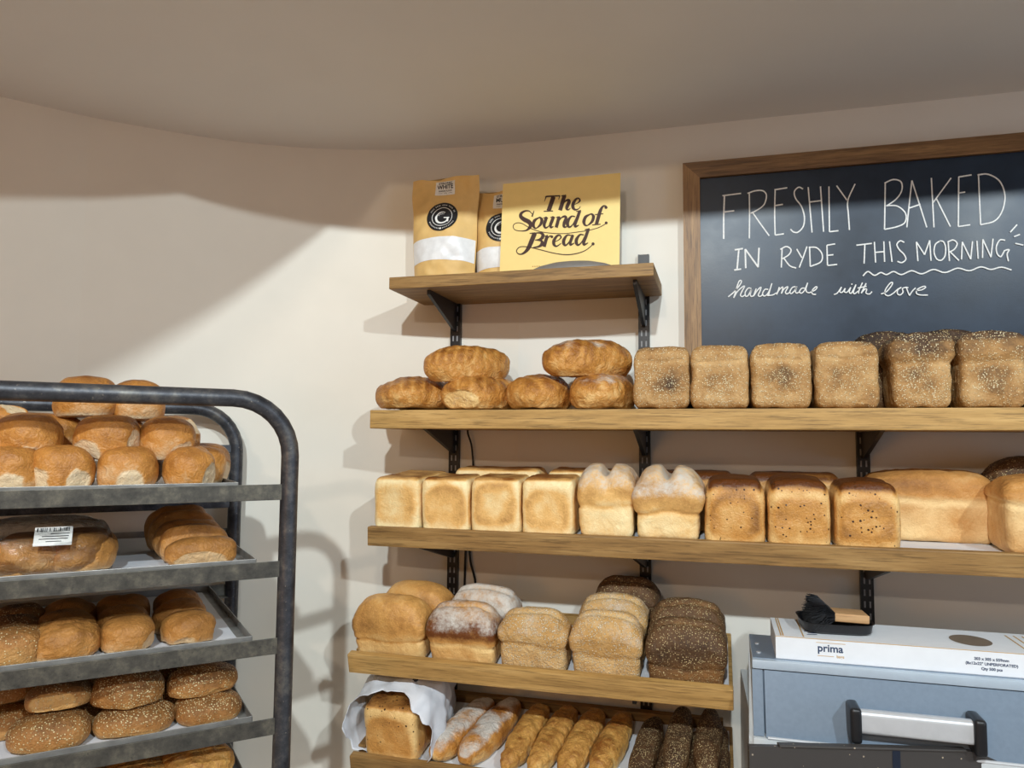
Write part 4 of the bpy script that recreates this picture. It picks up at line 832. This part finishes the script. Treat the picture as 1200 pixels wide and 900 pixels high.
m.ribbon([(.0, HB-.0006), (LB, HB-.0006)], .0010, fr, .0003); m.build('print_gold', M['ink_gold'], e)
m = MB()
for q in range(9): m.ribbon([(.058+.003*math.sin(q*2.1), .025+q*.012), (.076+.004*math.sin(q*1.3), .030+q*.012)], .0035, tp, .0003)
m.build('print_blue', M['ink_navy'], e)
# dustpan and brush on the carton
zb = ZT+HB; dl = bx(942, 742, -.31); dr_ = bx(1024, 738, -.27); dw = dr_-dl
e = empty('dustpan', (dl, -.325, zb), (0, 0, RAD(4))); tag(e, 'small black dustpan under the hand brush, on the white carton', 'dustpan')
m = MB(); n = 40; V = []; 
def rr(hx_, hy_, r, k):
    a = 2*math.pi*k/n; ca, sa = math.cos(a), math.sin(a); kk = (abs(ca)**5+abs(sa)**5)**(-1/5); return dw/2+hx_*kk*ca, .060+hy_*kk*sa
rings = [(dw/2-.010, .044, .0005), (dw/2-.004, .050, .004), (dw/2-.001, .053, .020), (dw/2+.002, .056, .0215), (dw/2-.002, .052, .0195), (dw/2-.006, .048, .005), (dw/2-.011, .043, .003)]
for a_, b_, z in rings:
    for k in range(n): x, y = rr(a_, b_, 0, k); V.append((x, y, z))
F = [tuple(range(n))[::-1], tuple(6*n+k for k in range(n))]+[(q*n+k, q*n+(k+1) % n, (q+1)*n+(k+1) % n, (q+1)*n+k) for q in range(6) for k in range(n)]
m.add(V, F); m.build('pan', M['plastic_black'], e, smooth='auto')
e = empty('hand_brush', (dl, -.325, zb+.006), (0, 0, RAD(4))); tag(e, 'hand brush with wooden block and black bristles lying in the dustpan', 'brush')
m = MB(); m.box((dw*.70, .062, .0240), (dw*.50, .056, .016), .0035, seg=3, M4=Matrix.Rotation(RAD(2), 4, 'Y')); m.build('wooden_block', M['wood_block'], e, smooth='auto')
m = MB(); rng = np.random.default_rng(5)
for k in range(1500):
    a = rng.random(2); bp = np.array([dw*.47, .032+.058*a[0], .016+.015*a[1]]); ln = .040+.012*rng.random()
    ang = float(np.clip(rng.normal(0, .22)+.9*(a[1]-.25), -.6, .62)); sp = rng.normal(0, .20)+.9*(a[0]-.5); d = np.array([-math.cos(ang)*math.cos(sp), math.sin(sp), math.sin(ang)]); mid = bp+d*ln*.6; q = bp+d*ln; q[2] -= .010; q[2] = max(q[2], .001+.004*rng.random()); mid[2] = max(mid[2], .004)
    m.tube([bp, mid, q], [.0011, .0010, .0004], 4)
m.build('bristles', M['bristle'], e)

# ================================================================== BAKERY RACK
PX, PY = -.775, -.616; ANG = math.atan2(.714, .70); DV = np.array([math.cos(ANG), math.sin(ANG), 0]); BV = np.array([-math.sin(ANG), math.cos(ANG), 0])
def rw(s, w, z): return np.array([PX, PY, 0])+DV*s+BV*w+np.array([0, 0, z])
def rk(px, py, w):   # picture point on the rack's vertical plane w behind its front frame -> (s, z)
    v = ray(px, py); P0 = rw(0, w, 0); t = ((P0-CP)@BV)/(v@BV); q = CP+v*t; return float((q-P0)@DV), float(q[2])
RL = .86; RD = .56; TR = .016; ZTOP = 1.672; RB = .105
e = empty('bakery_rack', (PX, PY, 0), (0, 0, ANG)); tag(e, 'tall dark steel bakery tray rack at the left, loaded with trays of rolls', 'rack')
def uframe(w):
    p = [(0, w, .12), (0, w, .6), (0, w, 1.1), (0, w, ZTOP-RB)]
    p += [(-RB+RB*math.cos(a), w, ZTOP-RB+RB*math.sin(a)) for a in np.linspace(0, math.pi/2, 9)[1:]]
    p += [(-RL/2, w, ZTOP)]+[(-RL+RB-RB*math.sin(a), w, ZTOP-RB+RB*math.cos(a)) for a in np.linspace(0, math.pi/2, 9)]
    p += [(-RL, w, 1.1), (-RL, w, .12)]; return p
for w in (0, RD):
    m = MB(); m.tube(uframe(w), TR, 18); m.build('tube_frame', M['steel'], e, smooth='auto')
LV = [1.515, 1.375, 1.237, 1.095, .955, .815, .675, .535, .395]
for z in LV:
    for w, sg in ((.0, 1), (RD, -1)):
        m = MB(); m.box((-RL/2, w-.004*sg, z-.0145), (RL-2*TR+.006, .003, .029), .0008); m.box((-RL/2, w+.010*sg, z-.0275), (RL-2*TR+.006, .028, .003)); m.build('tray_runner', M['rail'], e)
for z in (1.572, 1.436, 1.296):
    m = MB(); m.box((-RL/2, RD-.002, z), (RL-2*TR+.006, .012, .020), .002); m.build('guard_bar', M['steel'], e)
for s_ in (-.0, -RL):
    m = MB(); m.tube([(s_, TR, .20), (s_, RD-TR, .20)], TR*.9, 14); m.build('cross_tube', M['steel'], e, smooth='auto')
    for w in (0, RD):
        m = MB(); m.tube([(s_-.013, w, .05), (s_+.013, w, .05)], .05, 24); m.box((s_, w, .105), (.036, .03, .03), .003); m.build('castor', M['plastic_black'], e, smooth='auto')
TW, TD = .62, .535; TH = .016
TRZ = [z-.010 for z in LV[:5]]; TS = [-.088, -.052, -.055, -.050, -.040]
tlab = ['top tray on the rack, piled with white rolls', 'second tray on the rack, with bagged rolls and finger rolls', 'third tray on the rack, lined with wholemeal rolls', 'fourth tray on the rack, with stacked seeded rolls', 'fifth tray on the rack, with golden cheese rolls']
for z, s1, lb in zip(TRZ, TS, tlab):
    m = MB(); c = s1-TW/2; m.box((c, RD/2, z-.001), (TW, TD, .002))
    for sx in (-1, 1): m.box((c+sx*(TW/2-.001), RD/2, z+TH/2-.002), (.002, TD, TH), .0006)
    for sy in (-1, 1): m.box((c, RD/2+sy*(TD/2-.001), z+TH/2-.002), (TW, .002, TH), .0006)
    o = m.build('baking_tray', M['tray'], loc=(PX, PY, 0), rot=(0, 0, ANG)); tag(o, 'metal baking tray: '+lb, 'baking tray', 'baking trays on the rack')
    m = MB(); V = []; nx, ny = 24, 20
    for j in range(ny):
        for i in range(nx): V.append((c-TW/2+.012+(TW-.03)*i/(nx-1), .024+(TD-.03)*j/(ny-1), z+.0014+.0004*math.sin(i*1.7+j)))
    m.add(V, [(j*nx+i, j*nx+i+1, (j+1)*nx+i+1, (j+1)*nx+i) for j in range(ny-1) for i in range(nx-1)])
    o = m.build('paper_liner', M['paper'], loc=(PX, PY, 0), rot=(0, 0, ANG), smooth=True); tag(o, 'white paper liner on the '+lb.split(' on ')[0]+' of the rack', 'paper', 'paper tray liners')
def rput(o, s, w, z, rz=0.0, rx=0.0, ry=0.0): o.location = tuple(float(a) for a in rw(s, w, z)); o.rotation_euler = (Matrix.Rotation(ANG, 3, 'Z') @ Matrix.Rotation(rx, 3, 'X') @ Matrix.Rotation(ry, 3, 'Y') @ Matrix.Rotation(rz, 3, 'Z')).to_euler(); return o
def rollat(px, py, w, zc, hs, mat, lab, grp, rz=0, rx=0, ry=0, name='bread_roll', **kw):
    """a roll whose middle is seen at picture column px, standing w behind the front of the rack, base at height zc"""
    s, _ = rk(px, py, w); o = blob(hs, kw.pop('pw', 2.5), mat, name, **kw); rput(o, s, w, zc, RAD(rz), RAD(rx), RAD(ry)); tag(o, lab, 'bread roll', grp); return o
# top tray: white rolls
GR = 'white rolls piled on the top tray'; z1 = TRZ[0]+.002; K1 = dict(flat=.66, n=26)
hs = (.049, .047, .0455)
rollat(10, 549, .075, z1, hs, M['roll'], 'white roll in the front bottom row, cut by the left edge', GR, 0, patches=[((.1, -1, -.4), .40)], **K1)
rollat(73, 549, .072, z1, hs, M['roll'], 'white roll in the front bottom row with two pale torn patches', GR, 8, patches=[((.45, -1, -.35), .36), ((-.9, -.7, -.3), .38)], **K1)
rollat(149, 549, .075, z1, hs, M['roll'], 'white roll in the front bottom row with a wide pale patch low in its middle', GR, -4, patches=[((.15, -1, -.45), .42)], **K1)
rollat(222, 549, .075, z1, (.046, .047, .0455), M['roll'], 'white roll at the right end of the front bottom row', GR, 0, patches=[((1, -.75, -.25), .45)], **K1)
for px, w, rz, lb, pt in ((235, .165, 12, 'white roll behind the right end of the front bottom row', [((1, -.3, -.3), .4)]), (150, .17, 0, 'white roll in the second bottom row, under the middle of the pile', []), (78, .17, 0, 'white roll in the second bottom row, seen through a gap', []), (8, .17, 0, 'white roll in the second bottom row at the left', []), (240, .255, 0, 'white roll in the third bottom row at the right side', [((.8, -.6, -.2), .4)]), (160, .26, 0, 'white roll in the third bottom row in the middle', []), (80, .26, 0, 'white roll in the third bottom row on the left', [])):
    rollat(px, 530, w, z1, hs, M['roll'], lb, GR, rz, patches=pt, **K1)
z1b = z1+.053
rollat(33, 514, .115, z1b, (.052, .048, .0455), M['roll'], 'white roll of the second layer with a large torn patch on its left', GR, -20, rx=8, patches=[((-1, -.6, .1), .55), ((.5, -1, -.7), .40)], **K1)
rollat(126, 514, .112, z1b+.001, (.053, .048, .046), M['roll'], 'white roll of the second layer in the middle, torn on both sides', GR, -6, rx=6, patches=[((-.75, -1, -.55), .42), ((1, -.55, 0), .42)], **K1)
rollat(195, 517, .115, z1b, (.048, .048, .045), M['roll'], 'white roll of the second layer at its right end', GR, 10, rx=6, patches=[((.35, -1, -.45), .40)], **K1)
rollat(63, 494, .215, z1b+.004, (.055, .047, .0455), M['roll'], 'white roll of the second layer, one row back on the left', GR, 5, patches=[], **K1)
rollat(205, 500, .21, z1b, (.047, .047, .0455), M['roll'], 'white roll of the second layer, one row back with a pale rim', GR, 0, patches=[((.7, -.5, .6), .35)], **K1)
rollat(140, 500, .215, z1b, (.047, .047, .0455), M['roll'], 'white roll of the second layer, one row back in the middle', GR, 0, patches=[], **K1)
rollat(0, 492, .18, z1b+.02, (.047, .047, .0455), M['roll'], 'white roll with a pale crown at the left edge of the pile', GR, 0, patches=[((.5, -.4, .9), .4)], **K1)
z1c = z1b+.070
rollat(101, 470, .20, z1c+.004, (.053, .050, .047), M['roll'], 'white roll crowning the pile, the taller one', GR, 0, patches=[], **K1)
rollat(160, 477, .205, z1c, (.049, .047, .0455), M['roll'], 'white roll crowning the pile, right of the taller one', GR, 6, patches=[], **K1)
# second tray: bagged rolls and finger rolls
z2t = TRZ[1]+.002; GBg = 'rolls sealed in the clear bag'
def sbag(px, w): return rk(px, 650, w)[0]
rollat(30, 650, .085, z2t+.002, (.056, .052, .036), M['bap'], 'roll inside the clear bag, left of its label', GBg, 10, flat=.6)
rollat(96, 650, .085, z2t+.002, (.050, .052, .036), M['bap'], 'roll inside the clear bag, right of its label', GBg, -6, flat=.6)
rollat(36, 640, .19, z2t+.002, (.054, .052, .036), M['bap'], 'roll inside the clear bag, at its back left', GBg, 0, flat=.6)
rollat(100, 640, .19, z2t+.002, (.052, .052, .036), M['bap'], 'roll inside the clear bag, at its back right', GBg, 0, flat=.6)
t = NT('clear_film'); v = t.coords(); n_ = t.noise(v, 38, 5, .7); tr_ = t.n('ShaderNodeBsdfTransparent'); gl_ = t.n('ShaderNodeBsdfGlossy'); gl_.inputs['Roughness'].default_value = .11
bp = t.n('ShaderNodeBump'); bp.inputs['Strength'].default_value = .9; bp.inputs['Distance'].default_value = .006; t.l(n_, bp.inputs['Height']); t.l(bp.outputs[0], gl_.inputs['Normal'])
fz = t.n('ShaderNodeFresnel'); fz.inputs['IOR'].default_value = 1.5; t.l(bp.outputs[0], fz.inputs['Normal']); mx = t.n('ShaderNodeMixShader'); t.l(t.math('ADD', t.math('MULTIPLY', fz.outputs[0], .8), .015, clamp=True), mx.inputs[0]); t.l(tr_.outputs[0], mx.inputs[1]); t.l(gl_.outputs[0], mx.inputs[2]); t.l(mx.outputs[0], t.out.inputs[0]); M['film'] = t.m
sA, sB = sbag(-40, .08), sbag(130, .08); V, F = cubegrid(30); c = np.tan(V*.8)/math.tan(.8); U = c/((np.abs(c)**3.2).sum(1)**(1/3.2))[:, None]; P = U*np.array([(sB-sA)/2, .125, .044]); P[:, 2] = np.maximum(P[:, 2], -.040)
nn = fbm(P, 26, 77, 3); P += U*((1-np.abs(nn))*.006-.003)[:, None]; P[:, 2] -= P[:, 2].min()
m = MB(); m.add(P, F.tolist()); e2 = m.build('roll_bag', M['film'], smooth=True); rput(e2, (sA+sB)/2, .142, z2t+.001); tag(e2, 'clear plastic bag of rolls with a white price label, on the second tray', 'bread bag')
ls, lz = rk(63, 627, .055); m = MB(); lx = ls-(sA+sB)/2
for j in range(5):
    pass
m.box((0, 0, 0), (.054, .0006, .040), 0); lo_ = m.build('price_label', M['label_white'], e2, loc=(lx, -.108, .068), rot=(RAD(-48), 0, RAD(-2)))
m = MB(); fl = lambda u, v, l: (u, -.0004-l, v); xx = -.024; rng = np.random.default_rng(3)
while xx < .022: wd = .0006+.0012*rng.random(); m.ribbon([(xx, .010), (xx, .018)], wd, fl, .0002); xx += wd+.0005+.0010*rng.random()
for j, (a, b) in enumerate(((-.004, .023), (-.016, .022), (-.020, .021), (-.010, .012))): m.ribbon([(a, .005-j*.0055), (b, .005-j*.0055)], .0016, fl, .0002)
m.build('barcode', M['ink_black'], lo_)
GFi = 'finger rolls on the second tray'; nmz = ['nearest the front', 'second from the front', 'third from the front', 'fourth from the front', 'at the back']
for k in range(5):
    s, _ = rk(235, 650, .06); o = blob((.030, .062, [.029, .037, .042, .048, .051][k]), 2.7, M['bap'], 'finger_roll', flat=.75, patches=[((-1 if k else -.6, -.35, -.5), .35)] if k else [((-1, 0, -.55), .62)]); rput(o, s-.004*k, [.062, .118, .176, .234, .292][k], z2t, RAD(90+(3 if k % 2 else -3))); tag(o, 'finger roll in the row on the second tray, '+nmz[k], 'bread roll', GFi)
# third tray: wholemeal rolls
GW3 = 'wholemeal rolls on the third tray'; z3 = TRZ[2]+.002; hb_ = (.047, .046, .035)
rollat(15, 753, .075, z3, (.050, .046, .036), M['seedroll'], 'seeded roll at the front left of the third tray', GW3, 0, dens=.35, base=.35, patches=[((1, -.5, -.3), .35)])
rollat(78, 752, .075, z3, (.049, .046, .036), M['bap'], 'wrinkled wholemeal roll at the front of the third tray', GW3, 0, wrinkle=.004)
rollat(150, 745, .075, z3, (.045, .046, .034), M['bap'], 'wholemeal roll with a pale torn patch on its right, front row', GW3, 0, patches=[((1, -.7, -.3), .42)])
rollat(221, 733, .080, z3, (.046, .044, .033), M['bap'], 'wholemeal roll at the right end of the front row, torn underneath', GW3, 14, patches=[((-.5, -1, -.6), .36), ((1, -.4, -.2), .40)])
for r, w in ((1, .170), (2, .265)):
    for px, nm_ in ((12, 'left end'), (74, 'second from left'), (143, 'third from left'), (207, 'right end')):
        sdr = px == 12; s, _ = rk((14, 78, 150, 221)[(12, 74, 143, 207).index(px)], 745, .075)
        o = blob(hb_, 2.5, M['seedroll'] if sdr else M['bap'], 'bread_roll', dens=.35 if sdr else 0, patches=[] if sdr else [((1, -.5, -.3), .36)] if r == 1 else []); rput(o, s-.004+(.004 if r == 2 else 0), w, z3, RAD(px % 13)); tag(o, 'roll in the %s row of the third tray, %s' % ('second' if r == 1 else 'third', nm_), 'bread roll', GW3)
# fourth tray: seeded rolls, stacked
GS4 = 'seeded rolls on the fourth tray'; z4 = TRZ[3]+.002
rollat(58, 858, .075, z4, (.062, .046, .032), M['seedroll'], 'seeded roll at the front bottom left of the fourth tray', GS4, -4, dens=.75, base=.45)
rollat(157, 843, .080, z4, (.064, .046, .026), M['seedroll'], 'flat seeded roll at the front bottom middle of the fourth tray', GS4, 3, dens=1.0)
rollat(243, 830, .080, z4, (.058, .046, .028), M['seedroll'], 'seeded roll at the front bottom right of the fourth tray', GS4, 4, dens=1.0)
rollat(70, 812, .105, z4+.050, (.053, .044, .025), M['seedroll'], 'seeded roll with a bare pale side, upper left of the stack', GS4, 0, dens=.5, rx=-6, patches=[((-.2, -1, -.1), .6)])
rollat(149, 810, .095, z4+.043, (.058, .046, .034), M['seedroll'], 'seeded roll on the upper middle of the stack', GS4, 0, dens=1.0)
rollat(238, 797, .095, z4+.044, (.062, .044, .030), M['seedroll'], 'seeded roll with a split side on the upper right of the stack', GS4, 8, dens=1.0, patches=[((.2, -1, -.65), .34)])
for px, w, zz, lb in ((20, .17, 0, 'seeded roll in the shadow behind the lower left'), (95, .18, 0, 'seeded roll in the shadow behind the lower middle'), (180, .18, 0, 'seeded roll in the shadow behind the lower right'), (12, .19, .05, 'dark seeded roll in the shadow at the upper left'), (120, .19, .045, 'seeded roll in the shadow behind the upper middle'), (220, .19, .045, 'seeded roll in the shadow behind the upper right')):
    rollat(px, 820, w, z4+zz, (.055, .046, .031), M['seedroll'], lb+' of the fourth tray', GS4, 5, dens=.8)
# fifth tray: golden cheese rolls
GC5 = 'golden cheese rolls on the fifth tray'; z5 = TRZ[4]+.002
rollat(230, 884, .090, z5+.030, (.062, .050, .036), M['cheese'], 'rough golden cheese roll at the right of the fifth tray', GC5, 10, wrinkle=.005, rx=0)
rollat(160, 896, .10, z5+.028, (.058, .050, .034), M['cheese'], 'golden cheese roll second from the right on the fifth tray', GC5, -5, wrinkle=.005)
rollat(85, 905, .10, z5+.028, (.055, .050, .034), M['cheese'], 'golden cheese roll third from the right on the fifth tray', GC5, 0, wrinkle=.004)
rollat(225, 898, .10, z5, (.058, .050, .022), M['cheese'], 'golden cheese roll beneath the right-hand one on the fifth tray', GC5, 0, wrinkle=.004)
rollat(155, 905, .11, z5, (.052, .046, .020), M['cheese'], 'golden cheese roll beneath the second from the right', GC5, 0, wrinkle=.004)
rollat(85, 915, .11, z5, (.052, .046, .020), M['cheese'], 'golden cheese roll beneath the third from the right', GC5, 0, wrinkle=.004)
